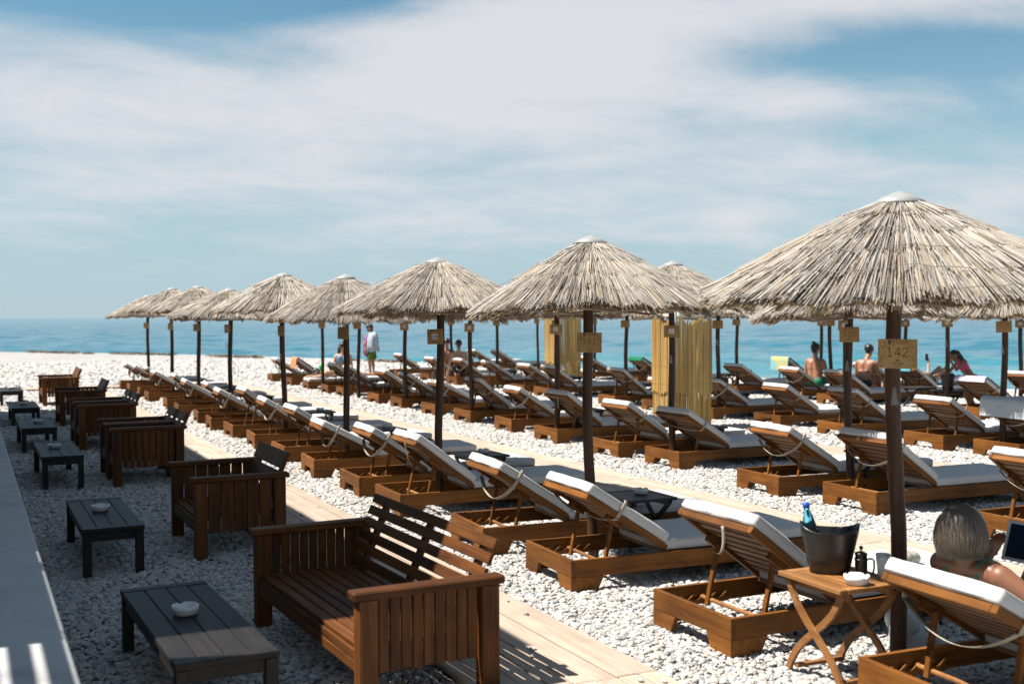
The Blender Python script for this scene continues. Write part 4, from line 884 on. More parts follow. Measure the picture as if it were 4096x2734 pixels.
# ------------------------------------------------------------------ cane changing cabins
def cane_panel(p0, p1, z0, z1, seed, cw=0.012, jag=0.03):
    r = random.Random(seed); q = MB(); p0 = Vector(p0); p1 = Vector(p1); d = p1 - p0; n = int(d.length / cw); cols = []
    pal = [(0.46, 0.285, 0.080), (0.53, 0.345, 0.11), (0.41, 0.245, 0.065), (0.54, 0.385, 0.155), (0.29, 0.165, 0.045), (0.48, 0.36, 0.18)]
    for k in range(n):
        b0 = p0 + d * ((k + 0.5) / n); a0 = z0 + r.uniform(-jag, jag * 0.6) + jag * math.sin(k * 0.23 + seed); a1 = z1 + r.uniform(-jag, jag) + jag * 1.2 * math.sin(k * 0.17 + seed)
        lx = r.uniform(-.006, .006); rr_ = cw * 0.62 * r.uniform(0.85, 1.08); k0 = len(q.v)
        q.tube([(b0.x, b0.y, max(a0, 0.0)), (b0.x + lx, b0.y + r.uniform(-.005, .005), (a0 + a1) / 2), (b0.x + lx * 2, b0.y, a1)], rr_, 5)
        c_ = pal[int(r.random() * len(pal))]; f_ = r.uniform(0.85, 1.1); cols += [(c_[0] * f_, c_[1] * f_, c_[2] * f_, 1)] * (len(q.v) - k0)
    me = q.mesh('cane_screen', 'cane', False, fix=False); at = me.attributes.new('Col', 'FLOAT_COLOR', 'POINT'); at.data.foreach_set('color', np.array(cols, np.float32).ravel()); return me
def cabin(x0, x1, y0, y1, label, tank=True, h=1.82, seed=0):
    root = thing('changing_cabin', label, 'cabin', ((x0 + x1) / 2, (y0 + y1) / 2, 0), 0, 'cane changing cabins'); hx, hy = (x1 - x0) / 2, (y1 - y0) / 2
    for sx in (-1, 1):
        for sy in (-1, 1): MB().tube([(sx * (hx - 0.03), sy * (hy - 0.03), 0), (sx * (hx - 0.03), sy * (hy - 0.03), h + 0.22)], 0.02, 8).build('post', 'bluesteel', root)
    sides = [((-hx, hy), (-hx, -hy)), ((-hx, -hy), (hx, -hy)), ((hx, -hy), (hx, hy))]
    for k, (a, b_) in enumerate(sides):
        o_ = Vector((-1, 0, 0)) if k == 0 else Vector((0, -1, 0)) if k == 1 else Vector((1, 0, 0))
        tag(ob('cane_screen', cane_panel((*a, 0), (*b_, 0), 0.02, 0.66, seed + k), root, o_ * 0.012), kind='stuff')
        tag(ob('cane_screen', cane_panel((*a, 0), (*b_, 0), 0.60, h, seed + 5 + k), root, o_ * 0.034), kind='stuff')
        for zz in (0.75, 1.05, 1.35, 1.65):
            aa = Vector((*a, zz)) + o_ * 0.0425; bb = Vector((*b_, zz)) + o_ * 0.0425; MB().tube([aa, bb], 0.0018, 4).build('tie_wire', 'rib', root)
    if tank:
        MB().box(-hx + 0.12, -0.02, -hy + 0.08, hy - 0.1, h + 0.06, h + 0.30, None, 0.02).build('water_tank', 'cream', root)
        MB().box(0.02, hx - 0.06, -hy + 0.06, hy - 0.12, h + 0.05, h + 0.30, None, 0.02).build('water_tank', 'cream', root)
        MB().box(-hx + 0.02, hx - 0.02, -0.02, 0.02, h + 0.02, h + 0.048).build('tank_shelf', 'bluesteel', root)
        MB().tube([(hx - 0.02, -hy + 0.02, h + 0.10), (hx - 0.16, -hy - 0.03, h + 0.115), (hx - 0.3, -hy - 0.05, h + 0.09)], 0.012, 8).build('shower_arm', 'metal', root)
    return root
cabin(10.52, 11.22, 15.62, 16.28, 'tall cane changing cabin with cream tanks behind umbrella 131', True, 1.80, 1)
cabin(14.6, 15.3, 27.4, 28.1, 'smaller looking cane cabin near the water behind umbrella 130', False, 1.84, 21)

# ------------------------------------------------------------------ things on the teak table
TZ = 0.531
def bucket(x, y, z, label, rz=0, s=1.0):
    root = thing('ice_bucket', label, 'bucket', (x, y, z), rz, 'black ice buckets'); n = 36; V = []; F = []
    prof = [(0.66, 0.0, 0), (0.75, 0.3, 0), (0.86, 0.62, 0), (0.96, 0.9, 0), (1.0, 1.0, 1), (0.965, 0.995, 1), (0.93, 0.88, 0), (0.72, 0.3, 0), (0.63, 0.02, 0)]
    for f, zz, top in prof:
        for j in range(n):
            a = 2 * math.pi * j / n; ex = math.cos(a); ey = math.sin(a)
            rx, ry = 0.122 * f, 0.088 * f
            px = rx * math.copysign(abs(ex) ** 0.8, ex); py = ry * math.copysign(abs(ey) ** 0.9, ey)
            hz = 0.185 * zz + (0.022 * abs(ex) ** 3 if top else 0.0) - (0.012 * abs(ey) ** 2 if top else 0)
            V.append((px * s, py * s, hz * s))
    m_ = len(prof)
    for i in range(m_ - 1):
        for j in range(n): F.append([i * n + j, i * n + (j + 1) % n, (i + 1) * n + (j + 1) % n, (i + 1) * n + j])
    F.append(list(range(n - 1, -1, -1))); F.append([(m_ - 1) * n + j for j in range(n)])
    q = MB(); q.v = V; q.f = F; q.build('bucket_body', 'blackplastic', root, True)
    return root
bk = bucket(4.13, 4.68, TZ, 'black plastic ice bucket on the teak table', R(-41), 1.28)
bt = thing('water_bottle', 'blue plastic water bottle standing in the black bucket', 'bottle', (4.082, 4.728, TZ + 0.022), 0)
bt.rotation_euler = (R(-5), R(-8), 0); bt.scale = (1.15, 1.15, 1.22)
MB().lathe([(0.001, 0), (0.034, 0), (0.037, 0.008), (0.037, 0.14), (0.034, 0.17), (0.024, 0.215), (0.014, 0.25), (0.0135, 0.262), (0.001, 0.262)], 20).build('bottle_body', 'bluebottle', bt, True)
MB().lathe([(0.001, 0.2625), (0.0155, 0.2625), (0.0155, 0.284), (0.001, 0.285)], 16).build('bottle_cap', 'bluecap', bt, True)
fp = thing('coffee_press', 'small glass coffee press with black frame beside the bucket', 'coffee press', (4.20, 4.52, TZ), R(-40))
MB().lathe([(0.001, 0.012), (0.030, 0.012), (0.030, 0.11), (0.0315, 0.112), (0.0295, 0.112), (0.0285, 0.015), (0.001, 0.014)], 20).build('glass_jar', 'clear', fp, True)
MB().lathe([(0.001, 0.0145), (0.0275, 0.0145), (0.0275, 0.055), (0.001, 0.055)], 18).build('coffee', 'leather', fp, True)
q = MB(); q.lathe([(0.001, 0.0), (0.034, 0.0), (0.034, 0.010), (0.001, 0.0115)], 20); q.build('frame_base', 'blackplastic', fp, True)
for k in range(4):
    a = k * math.pi / 2 + 0.5; q = MB(); q.ribbon([(0.0325 * math.cos(a), 0.0325 * math.sin(a), z_) for z_ in (0.008, 0.05, 0.088)], 0.016 if k % 2 else 0.012, 0.003, (-math.sin(a), math.cos(a), 0)); q.build('frame_strut', 'blackplastic', fp)
MB().lathe([(0.031, 0.086), (0.0345, 0.086), (0.0345, 0.094), (0.031, 0.094)], 20, closed=True).build('frame_ring', 'blackplastic', fp, True)
MB().lathe([(0.001, 0.1125), (0.033, 0.1125), (0.032, 0.122), (0.015, 0.130), (0.004, 0.131), (0.004, 0.140), (0.009, 0.143), (0.011, 0.152), (0.007, 0.159), (0.001, 0.161)], 20).build('lid', 'blackplastic', fp, True)
q = MB(); q.tube([(0.034, 0, 0.092), (0.055, 0, 0.094), (0.064, 0, 0.085), (0.066, 0, 0.05), (0.060, 0, 0.02), (0.056, 0, 0.014)], 0.005, 8); q.build('handle', 'blackplastic', fp, True)
cup = MB().lathe([(0.001, 0), (0.028, 0), (0.030, 0.06), (0.036, 0.10), (0.038, 0.125), (0.0365, 0.125), (0.0345, 0.10), (0.0285, 0.06), (0.0265, 0.004), (0.001, 0.004)], 20).build('plastic_cup', 'frost', None, True, (4.275, 4.44, TZ))
tag(cup, 'frosted plastic cup standing on the teak table by the pole', 'cup')
ashtray(4.06, 4.40, TZ, 'white ashtray on the light teak table', 1.05)

# ------------------------------------------------------------------ cloth, bags, small things
def blob_cloth(name, pts, mat_, label, cat, loc, rz=0, rad=0.06, seed=0, sub=3, group=None):
    bm = bmesh.new()
    for (x, y, z, sx, sy, sz) in pts:
        r_ = bmesh.ops.create_icosphere(bm, subdivisions=sub, radius=1.0, matrix=Matrix.Translation((x, y, z)) @ Matrix.Diagonal((sx, sy, sz, 1)))
    for v in bm.verts:
        v.co += noise.noise_vector(v.co * 9 + Vector((seed, 0, 0))) * 0.022; v.co.z = max(v.co.z, 0.0)
    me = bpy.data.meshes.new(name); bm.to_mesh(me); bm.free(); me.polygons.foreach_set('use_smooth', [True] * len(me.polygons)); me.materials.append(MT[mat_])
    return tag(ob(name, me, None, loc, (0, 0, rz)), label, cat, group)
blob_cloth('beach_bag', [(0, 0, 0.10, 0.13, 0.10, 0.11), (0.08, 0.05, 0.16, 0.09, 0.08, 0.10), (-0.07, -0.03, 0.19, 0.07, 0.06, 0.07)], 'towel_white', 'crumpled white beach bag on the pebbles under the teak table', 'bag', (4.72, 4.72, 0.0), 0.5, seed=3)
blob_cloth('towel', [(0, 0, 0.05, 0.16, 0.09, 0.07), (0.12, 0.02, 0.04, 0.12, 0.08, 0.05)], 'hair_blond', 'pale bunched shape on the second front row lounger behind the pole', 'towel', (5.25, 5.35, FH + 0.09), 0.2, seed=5)  # unclear pale shape, built like a bunched towel
BAGM = []
for s in range(3):
    q = MB(); pts = []; n = 7
    me = rounded(0.055, 0.014, 0.10, 0.004, 2, 0.0, 40 + s, (12, 5))
    for v in me.vertices:
        w_ = 0.55 + 0.45 * min(1, (0.10 - v.co.z) / 0.022); v.co.x *= w_; v.co += noise.noise_vector(v.co * 38 + Vector((s * 5, 0, 0))) * 0.016
    me.materials.append(MT['bag']); BAGM.append(me)
def bag(u, dz, label, yaw=50, s=1.0):
    o = UMB[u]; a = R(180 + yaw); p = o.location + Vector((math.sin(a), math.cos(a), 0)) * 0.064
    b_ = ob('plastic_bag', BAGM[u[1] % 3], None, (p.x, p.y, dz), (0, 0, -a)); b_.scale = (s, s, s); tag(b_, label, 'plastic bag', 'plastic bags hung on the poles')
bag((0, 0), 1.42, 'crumpled clear plastic bag on the pole of the first umbrella, front row', 62, 0.92)
bag((0, 2), 1.22, 'crumpled clear plastic bag on the pole of the third umbrella, front row', 80, 1.16)
bag((0, 3), 1.20, 'clear plastic bag on the pole of the fourth umbrella, front row', 75, 1.09)
bag((0, 5), 1.33, 'clear plastic bag on the pole of the sixth umbrella, front row', 70, 1.02)
bag((0, 4), 1.25, 'clear plastic bag on the pole of the fifth umbrella, front row', 70, 1.02)
bag((1, 0), 1.32, 'crumpled clear plastic bag on the pole of the first umbrella, second row', 65, 1.02)
bag((1, 1), 1.28, 'clear plastic bag on the pole of the second umbrella, second row', 60, 1.02)
bag((2, 0), 1.36, 'clear plastic bag on the pole of the first umbrella, third row', 60, 1.02)
bag((2, 2), 1.33, 'clear plastic bag on the pole of the third umbrella, third row', 60, 1.09)
bag((3, 0), 1.28, 'clear plastic bag on the pole of the first umbrella, fourth row', 60, 1.22)
# towels draped over backrests
def drape(key, mat_, label, w=0.72, seat=True, over=0.25):
    lo = LOUNGERS[key]; bk_ = [c for c in lo.children if c.name.split('.')[0] == 'backrest'][0]
    a = bk_.rotation_euler.y; T = Matrix.Translation(lo.location) @ Matrix.Rotation(lo.rotation_euler.z, 4, 'Z'); H0 = Vector(bk_.location)
    hb = Matrix.Translation(H0) @ Matrix.Rotation(a, 4, 'Y')
    pr = [hb @ Vector((-0.79, 0, 0.01)) + Vector((-0.01, 0, -over)), hb @ Vector((-0.788, 0, 0.03)), hb @ Vector((-0.76, 0, 0.088)), hb @ Vector((-0.6, 0, 0.092)), hb @ Vector((-0.3, 0, 0.092)), hb @ Vector((-0.10, 0, 0.095))]
    if seat: pr += [Vector((0.86, 0, FH + 0.100)), Vector((1.2, 0, FH + 0.100)), Vector((1.7, 0, FH + 0.099))]
    P2 = []
    for p0_, p1_ in zip(pr, pr[1:]):
        for k in range(4): P2.append(p0_.lerp(p1_, k / 4))
    P2.append(pr[-1]); q = MB(); nx_ = 9
    for lay in (0.0, 0.006):
        for i, p in enumerate(P2):
            for j in range(nx_):
                y = (j / (nx_ - 1) - 0.5) * w; nn = noise.noise_vector(Vector((i * 0.35, y * 6, key[1]))) * 0.010
                q.v.append((p.x + nn.x, y + nn.y, p.z + abs(nn.z) + lay))
    m_ = len(P2)
    for lay in (0, 1):
        for i in range(m_ - 1):
            for j in range(nx_ - 1):
                k0 = lay * m_ * nx_ + i * nx_ + j; q.f.append([k0, k0 + 1, k0 + nx_ + 1, k0 + nx_])
    o = q.build('towel', mat_, None, True); o.matrix_world = T
    return tag(o, label, 'towel', 'towels on loungers')
drape((1, 14), 'towel_orange', 'orange striped towel over a lounger backrest beside the lying woman', 0.74)
drape((4, 3), 'towel_turq', 'turquoise and yellow towel over a backrest near the water', 0.76, False, 0.30)
drape((2, 0), 'towel_white', 'thick white towel over the third row backrest at the right edge', 0.84, True, 0.22)
drape((3, 6), 'towel_green', 'green edged towel over a fourth row backrest left of the tall cabin', 0.76, True, 0.05)
drape((3, 1), 'towel_lilac', 'pale lilac towel on the fourth row lounger beside the girl', 0.74, True, 0.05)
drape((4, 1), 'towel_blue', 'blue and white towel over the lounger of the person with the hat', 0.5, True, 0.1)
# ------------------------------------------------------------------ people: one continuous skin per body
TMP = bpy.data.scenes.new('scratch')
def fuse(parts, voxel, mats, smooth=4):
    """parts: (p0, r0, p1, r1, material index[, flatten]) -> one remeshed surface, faces take the material of the nearest part"""
    q = MB()
    for pt in parts:
        p0, r0, p1, r1 = Vector(pt[0]), pt[1], Vector(pt[2]), pt[3]; d = p1 - p0; L_ = d.length
        ax = d.normalized() if L_ > 1e-6 else Vector((0, 0, 1)); x = ax.cross(Vector((0, 0.31, 0.95)));
        if x.length < 1e-3: x = ax.cross(Vector((1, 0, 0)))
        x.normalize(); y = ax.cross(x); T = Matrix((x, y, ax)).transposed().to_4x4(); T.translation = p0
        prof = []
        for k in range(6): a = -math.pi / 2 + k * math.pi / 10; prof.append((max(r0 * math.cos(a), 0.0003), r0 * math.sin(a)))
        for k in range(6): a = k * math.pi / 10; prof.append((max(r1 * math.cos(a), 0.0003), L_ + r1 * math.sin(a)))
        q.lathe(prof, 14, T=T)
    me = q.mesh('body'); o = bpy.data.objects.new('body_tmp', me); TMP.collection.objects.link(o)
    m_ = o.modifiers.new('r', 'REMESH'); m_.mode = 'VOXEL'; m_.voxel_size = voxel
    m2 = o.modifiers.new('s', 'SMOOTH'); m2.factor = 0.5; m2.iterations = smooth
    TMP.view_layers[0].update(); dg = TMP.view_layers[0].depsgraph; ev = o.evaluated_get(dg); out = bpy.data.meshes.new_from_object(ev)
    bpy.data.objects.remove(o); bpy.data.meshes.remove(me)
    for mm in mats: out.materials.append(MT[mm])
    if len(mats) > 1:
        A = np.array([p[0] for p in parts]); B = np.array([p[2] for p in parts]); r0 = np.array([p[1] for p in parts]); r1 = np.array([p[3] for p in parts]); mi = np.array([p[4] for p in parts])
        n = len(out.polygons); c = np.zeros(n * 3, np.float32); out.polygons.foreach_get('center', c); c = c.reshape(-1, 3)
        AB = B - A; L2 = np.maximum((AB ** 2).sum(1), 1e-9)
        t_ = np.clip(((c[:, None, :] - A[None]) * AB[None]).sum(2) / L2, 0, 1); cl = A[None] + t_[..., None] * AB[None]
        dd = np.linalg.norm(c[:, None, :] - cl, axis=2) - (r0 + (r1 - r0) * t_); out.polygons.foreach_set('material_index', mi[dd.argmin(1)].astype(np.int32))
    out.polygons.foreach_set('use_smooth', [True] * len(out.polygons)); return out
def hand(parts, wrist, direc, palm_n, s=1.0, curl=0.5, mi=0, thumb=1):
    """palm and five bent fingers"""
    w = Vector(wrist); d = Vector(direc).normalized(); n = Vector(palm_n); n = (n - d * n.dot(d)).normalized(); sd = d.cross(n) * thumb
    parts.append((w, 0.024 * s, w + d * 0.045 * s, 0.024 * s, mi)); kn = w + d * 0.075 * s
    for k, ln in enumerate((0.070, 0.080, 0.074, 0.058)):
        o = sd * (0.030 - 0.020 * k) * s; a = kn + o; dd1 = (d + n * curl * 0.6).normalized(); dd2 = (d + n * curl * 1.8).normalized()
        parts.append((w + d * 0.03 * s + o * 0.8, 0.013 * s, a, 0.0105 * s, mi))
        m_ = a + dd1 * ln * 0.5 * s; parts.append((a, 0.0095 * s, m_, 0.0088 * s, mi)); parts.append((m_, 0.0088 * s, m_ + dd2 * ln * 0.5 * s, 0.0072 * s, mi))
    t0 = w + sd * 0.022 * s + d * 0.015 * s; t1 = t0 + (sd * 0.8 + d * 0.7 + n * 0.3).normalized() * 0.036 * s
    parts.append((t0, 0.013 * s, t1, 0.0105 * s, mi)); parts.append((t1, 0.0105 * s, t1 + (d + n * 0.5 + sd * 0.2).normalized() * 0.030 * s, 0.008 * s, mi))
def head(parts, c, f, up, s=1.0, mi=0):
    """skull, jaw, nose, mouth, ears; f: direction the face looks to"""
    c = Vector(c); f = Vector(f).normalized(); u = Vector(up); u = (u - f * u.dot(f)).normalized(); l = u.cross(f)
    parts += [(c + u * 0.02 * s - f * 0.02 * s, 0.088 * s, c + u * 0.02 * s + f * 0.012 * s, 0.082 * s, mi), (c - u * 0.055 * s + f * 0.025 * s, 0.058 * s, c - u * 0.085 * s + f * 0.040 * s, 0.040 * s, mi),
              (c + f * 0.088 * s + u * 0.01 * s, 0.010 * s, c + f * 0.108 * s - u * 0.022 * s, 0.014 * s, mi), (c + f * 0.080 * s - u * 0.055 * s + l * 0.015 * s, 0.011 * s, c + f * 0.080 * s - u * 0.055 * s - l * 0.015 * s, 0.011 * s, mi),
              (c + l * 0.084 * s - u * 0.01 * s, 0.014 * s, c + l * 0.088 * s + u * 0.02 * s, 0.016 * s, mi), (c - l * 0.084 * s - u * 0.01 * s, 0.014 * s, c - l * 0.088 * s + u * 0.02 * s, 0.016 * s, mi)]
    return c, f, u, l
def eyes(root, c, f, u, l, s=1.0, shades=True):
    q = MB()
    for sg in (-1, 1):
        T = Matrix((l, u, f)).transposed().to_4x4(); T.translation = c + f * (0.084 * s) + u * 0.018 * s + l * (sg * 0.033 * s)
        if shades: q.lathe([(0.001, 0.014 * s), (0.022 * s, 0.010 * s), (0.030 * s, 0.0), (0.001, -0.004 * s)], 12, T=T)
        else: q.lathe([(0.001, 0.006 * s), (0.010 * s, 0.002 * s), (0.001, -0.006 * s)], 10, T=T)
    if shades:
        q.tube([c + f * 0.09 * s + u * 0.022 * s + l * 0.012 * s, c + f * 0.09 * s + u * 0.022 * s - l * 0.012 * s], 0.003 * s, 6)
        for sg in (-1, 1): q.tube([c + f * 0.085 * s + u * 0.022 * s + l * sg * 0.06 * s, c + l * sg * 0.094 * s + u * 0.02 * s], 0.003 * s, 6)
    q.build('sunglasses' if shades else 'eyes', 'lens', root, True)
def person(label, loc, rz, parts, mats, voxel, group='people on the beach'):
    root = thing('person', label, 'person', loc, rz, group); ob('body', fuse(parts, voxel, mats), root); return root
def hair(root, parts, m_, voxel=0.012): return ob('hair', fuse(parts, voxel, [m_], 2), root)
V3 = Vector

# --- woman with a grey bob reclining on the nearest lounger, holding a tablet
P0 = []
hc = V3((0.02, 0.0, 0.87)); hf = V3((1, 0.12, -0.10)); c, f, u_, l_ = head(P0, hc, hf, (0, 0, 1), 1.0, 0)
P0 += [(hc + V3((-0.01, 0, -0.06)), 0.050, V3((0.05, 0, 0.745)), 0.055, 0), (V3((0.07, 0.125, 0.695)), 0.060, V3((0.07, -0.125, 0.695)), 0.060, 0),
       (V3((0.10, 0.08, 0.665)), 0.088, V3((0.28, 0.07, 0.545)), 0.085, 0), (V3((0.10, -0.08, 0.665)), 0.088, V3((0.28, -0.07, 0.545)), 0.085, 0), (V3((0.36, 0.07, 0.50)), 0.090, V3((0.52, 0.07, 0.41)), 0.105, 1), (V3((0.36, -0.07, 0.50)), 0.090, V3((0.52, -0.07, 0.41)), 0.105, 1),
       (V3((0.56, 0.10, 0.42)), 0.080, V3((0.76, 0.10, 0.76)), 0.060, 0), (V3((0.76, 0.10, 0.76)), 0.060, V3((1.10, 0.10, 0.38)), 0.040, 0), (V3((1.10, 0.10, 0.365)), 0.035, V3((1.26, 0.10, 0.345)), 0.026, 0),
       (V3((0.56, -0.10, 0.42)), 0.080, V3((0.78, -0.10, 0.72)), 0.060, 0), (V3((0.78, -0.10, 0.72)), 0.060, V3((1.14, -0.10, 0.38)), 0.040, 0), (V3((1.14, -0.10, 0.365)), 0.035, V3((1.30, -0.10, 0.345)), 0.026, 0),
       (V3((0.07, -0.175, 0.69)), 0.056, V3((0.12, -0.30, 0.615)), 0.042, 0), (V3((0.12, -0.30, 0.615)), 0.040, V3((0.29, -0.215, 0.755)), 0.026, 0),
       (V3((0.07, 0.175, 0.69)), 0.056, V3((0.20, 0.24, 0.57)), 0.042, 0), (V3((0.20, 0.24, 0.57)), 0.040, V3((0.33, 0.125, 0.70)), 0.026, 0)]
hand(P0, (0.29, -0.215, 0.755), (0.28, 0.30, 0.70), (-0.2, 0.95, -0.2), 1.0, 0.45, 0, 1)
hand(P0, (0.33, 0.125, 0.70), (0.25, -0.2, 0.7), (-0.2, -0.95, 0), 1.0, 0.5, 0, -1)
wm = person('woman with ash grey bobbed hair reclining on the nearest lounger holding a tablet', (4.20, 3.87, 0), 0, P0, ['skin_dark', 'dkgreen'], 0.0075)
HP = [(hc + V3((-0.018, 0.0, 0.030)), 0.100, hc + V3((0.012, 0, 0.035)), 0.094, 0)]
for k in range(15):
    a = R(62 + k * 236 / 14); dx_, dy_ = math.cos(a), math.sin(a)
    HP.append((hc + V3((dx_ * 0.070, dy_ * 0.072, 0.03)), 0.040, hc + V3((dx_ * 0.084 - 0.012, dy_ * 0.092, -0.045)), 0.028, 0)); HP.append((hc + V3((dx_ * 0.084 - 0.012, dy_ * 0.092, -0.045)), 0.028, hc + V3((dx_ * 0.070 - 0.008, dy_ * 0.082, -0.100)), 0.015, 0))
hr_ = hair(wm, HP, 'hair_grey', 0.006)
q = MB(); sr = random.Random(5)
for k in range(620):
    a = R(sr.uniform(58, 302)); a2 = a + sr.gauss(0, 0.10); rr_ = 1.0 + sr.uniform(0.02, 0.09); tip = -0.108 + sr.gauss(0, 0.007)
    pts_ = [hc + V3((0.02 * sr.uniform(-1, 1), 0.012 * sr.uniform(-1, 1), 0.131))]
    for rad_, z_, b_ in ((0.062, 0.110, a), (0.100, 0.055, a), (0.116, -0.010, (a + a2) / 2), (0.112, -0.062, a2), (0.088 + sr.uniform(-0.006, 0.012), tip, a2)):
        pts_.append(hc + V3((rad_ * rr_ * math.cos(b_) * 0.97 - 0.010, rad_ * rr_ * math.sin(b_) * 1.0, z_)))
    q.tube(pts_, [0.0012, 0.0020, 0.0022, 0.0022, 0.0019, 0.0007], 4, False)
q.build('hair_strands', 'hair_grey', wm, True)
q = MB()
for sg in (-1, 1):
    q.ribbon([V3((0.035, sg * 0.085, 0.60)), V3((0.008, sg * 0.090, 0.67)), V3((0.022, sg * 0.095, 0.738)), V3((0.075, sg * 0.095, 0.760)), V3((0.15, sg * 0.09, 0.72))], 0.014, 0.004, (0, 1, 0))
q.build('swimsuit_strap', 'dkgreen', wm, True)
q = MB(); ch = []
for k in range(17): a = -1.9 + k * 3.8 / 16; ch.append((0.045 - 0.062 * math.cos(a) + 0.0, 0.066 * math.sin(a), 0.765 - 0.010 * math.cos(a)))
q.tube(ch, 0.0022, 5, False); q.build('necklace', 'sign', wm)
eyes(wm, c, f, u_, l_, 1.0, False)
tb = thing('tablet', 'white framed tablet computer held up by the grey haired woman', 'tablet', (4.20 + 0.365, 3.87 - 0.075, 0.80), 0); tb.rotation_euler = (0, R(-72), R(4))
MB().box(-0.095, 0.095, -0.125, 0.125, -0.006, 0.0, None, 0.003).build('tablet_case', 'ceramic', tb); MB().box(-0.082, 0.082, -0.105, 0.105, 0.0005, 0.0015).build('screen', 'screen', tb); MB().box(-0.097, 0.097, -0.127, 0.127, -0.010, -0.0065).build('cover', 'leather', tb)

# --- generic upright seated torso used for the distant sunbathers
def sitter(label, loc, rz, skin, suit, hairm_, hairstyle, lean=0.10, seat=0.29, arms='rest', shades=False, top=None, s=1.0, turn=0.0, legs=True, zoff=0.0):
    Pq = []; mats = [skin, suit, top or skin]
    sh = V3((lean * 0.55, 0, seat + 0.50)); pel = V3((0, 0, seat + 0.10)); hc = V3((lean * 0.8 + 0.01, 0, seat + 0.74))
    fd = V3((math.cos(turn), math.sin(turn), -0.15)); c, f, u_, l_ = head(Pq, hc, fd, (0, 0, 1), 1.0, 0)
    Pq += [(hc - V3((0.015, 0, 0.05)), 0.050, sh + V3((0, 0, 0.04)), 0.056, 0), (sh + V3((0, 0.145, 0)), 0.062, sh + V3((0, -0.145, 0)), 0.062, 0)]
    for sg in (-1, 1):
        Pq += [(sh + V3((0, sg * 0.075, -0.05)), 0.098, sh + V3((-0.01, sg * 0.07, -0.14)), 0.098, 2), (sh + V3((-0.01, sg * 0.065, -0.2)), 0.092, pel + V3((0, sg * 0.06, 0.08)), 0.088, 0), (pel + V3((0, sg * 0.08, 0.0)), 0.105, pel + V3((0.12, sg * 0.09, -0.01)), 0.095, 1)]
        if legs:
            kn = V3((0.50, sg * 0.14, seat + 0.16)); Pq += [(pel + V3((0.12, sg * 0.09, -0.01)), 0.085, kn, 0.056, 0), (kn, 0.054, V3((0.66, sg * 0.16, 0.10 + seat * 0.2)), 0.036, 0), (V3((0.66, sg * 0.16, 0.06 + seat * 0.2)), 0.032, V3((0.80, sg * 0.17, 0.045 + seat * 0.2)), 0.024, 0)]
        S_ = sh + V3((0, sg * 0.18, -0.01))
        if arms == 'rest': E_ = S_ + V3((0.06, sg * 0.06, -0.27)); H_ = E_ + V3((0.22, -sg * 0.06, -0.02))
        elif arms == 'face' and sg > 0: E_ = S_ + V3((0.16, 0.02, -0.20)); H_ = hc + V3((0.10, 0.03, -0.10))
        else: E_ = S_ + V3((0.10, sg * 0.03, -0.26)); H_ = E_ + V3((0.20, -sg * 0.02, 0.02))
        Pq += [(S_, 0.052, E_, 0.038, 0), (E_, 0.037, H_, 0.026, 0)]; hand(Pq, H_, H_ - E_, (0, -sg, -0.4), 1.0, 0.5, 0, sg)
    root = person(label, loc, rz, Pq, mats, 0.0125); root.scale = (s, s, s)
    HP = [(hc + V3((-0.02, 0, 0.045)) , 0.094, hc + f * 0.015 + u_ * 0.045, 0.086, 0)]
    if hairstyle == 'bun': HP += [(hc + V3((-0.07, 0, 0.10)), 0.035, hc + V3((-0.08, 0, 0.13)), 0.040, 0), (hc + V3((-0.06, 0, -0.02)), 0.06, hc + V3((-0.05, 0, 0.03)), 0.07, 0)]
    elif hairstyle == 'long':
        for sg in (-1, 0, 1): HP += [(hc - f * 0.04 + l_ * sg * 0.06, 0.055, hc - f * 0.05 + l_ * sg * 0.085 - u_ * 0.13, 0.042, 0), (hc - f * 0.05 + l_ * sg * 0.085 - u_ * 0.13, 0.042, hc - f * 0.05 + l_ * sg * 0.085 - u_ * 0.22, 0.022, 0)]
    elif hairstyle == 'short': HP += [(hc - f * 0.05 - u_ * 0.01, 0.065, hc - f * 0.045 - u_ * 0.05, 0.045, 0)]
    if hairstyle != 'none': hair(root, HP, hairm_)
    eyes(root, c, f, u_, l_, 1.0, shades)
    return root
BASEA = -math.pi / 2 - R(24)
sitter('dark haired woman in sunglasses sitting upright near the lying woman', (9.35, 30.1, 0), R(-110), 'skin_pale', 'bluewear', 'hair', 'long', 0.05, 0.28, 'rest', True, 'bluewear', 1.05, 0.2)
sitter('bare chested man in sunglasses facing the camera, behind the pale backed man', (13.0, 31.46, 0), R(-105), 'skin', 'navy', 'hair', 'short', 0.06, 0.28, 'rest', True, None, 1.08, -0.2)
sitter('bare backed man with black hair sitting with his back to the camera', (12.62, 29.6, 0), R(82), 'skin_pale', 'navy', 'hair', 'short', 0.08, 0.27, 'rest', False, None, 1.08)
sitter('woman with hair in a bun and dark green bikini seen from behind', (17.0, 19.75, 0), R(20), 'skin', 'dkgreen', 'hair', 'bun', 0.03, 0.28, 'rest', False, None, 1.1)
sitter('broad shouldered man bending forward behind a raised backrest near the water', (17.95, 19.35, 0), R(25), 'skin', 'navy', 'hair', 'short', 0.55, 0.22, 'rest', False, None, 1.12)
sitter('small dark haired child sitting low near the water', (18.9, 19.45, 0), R(-120), 'skin_pale', 'bluewear', 'hair', 'short', 0.02, 0.06, 'rest', False, 'towel_blue', 0.72)

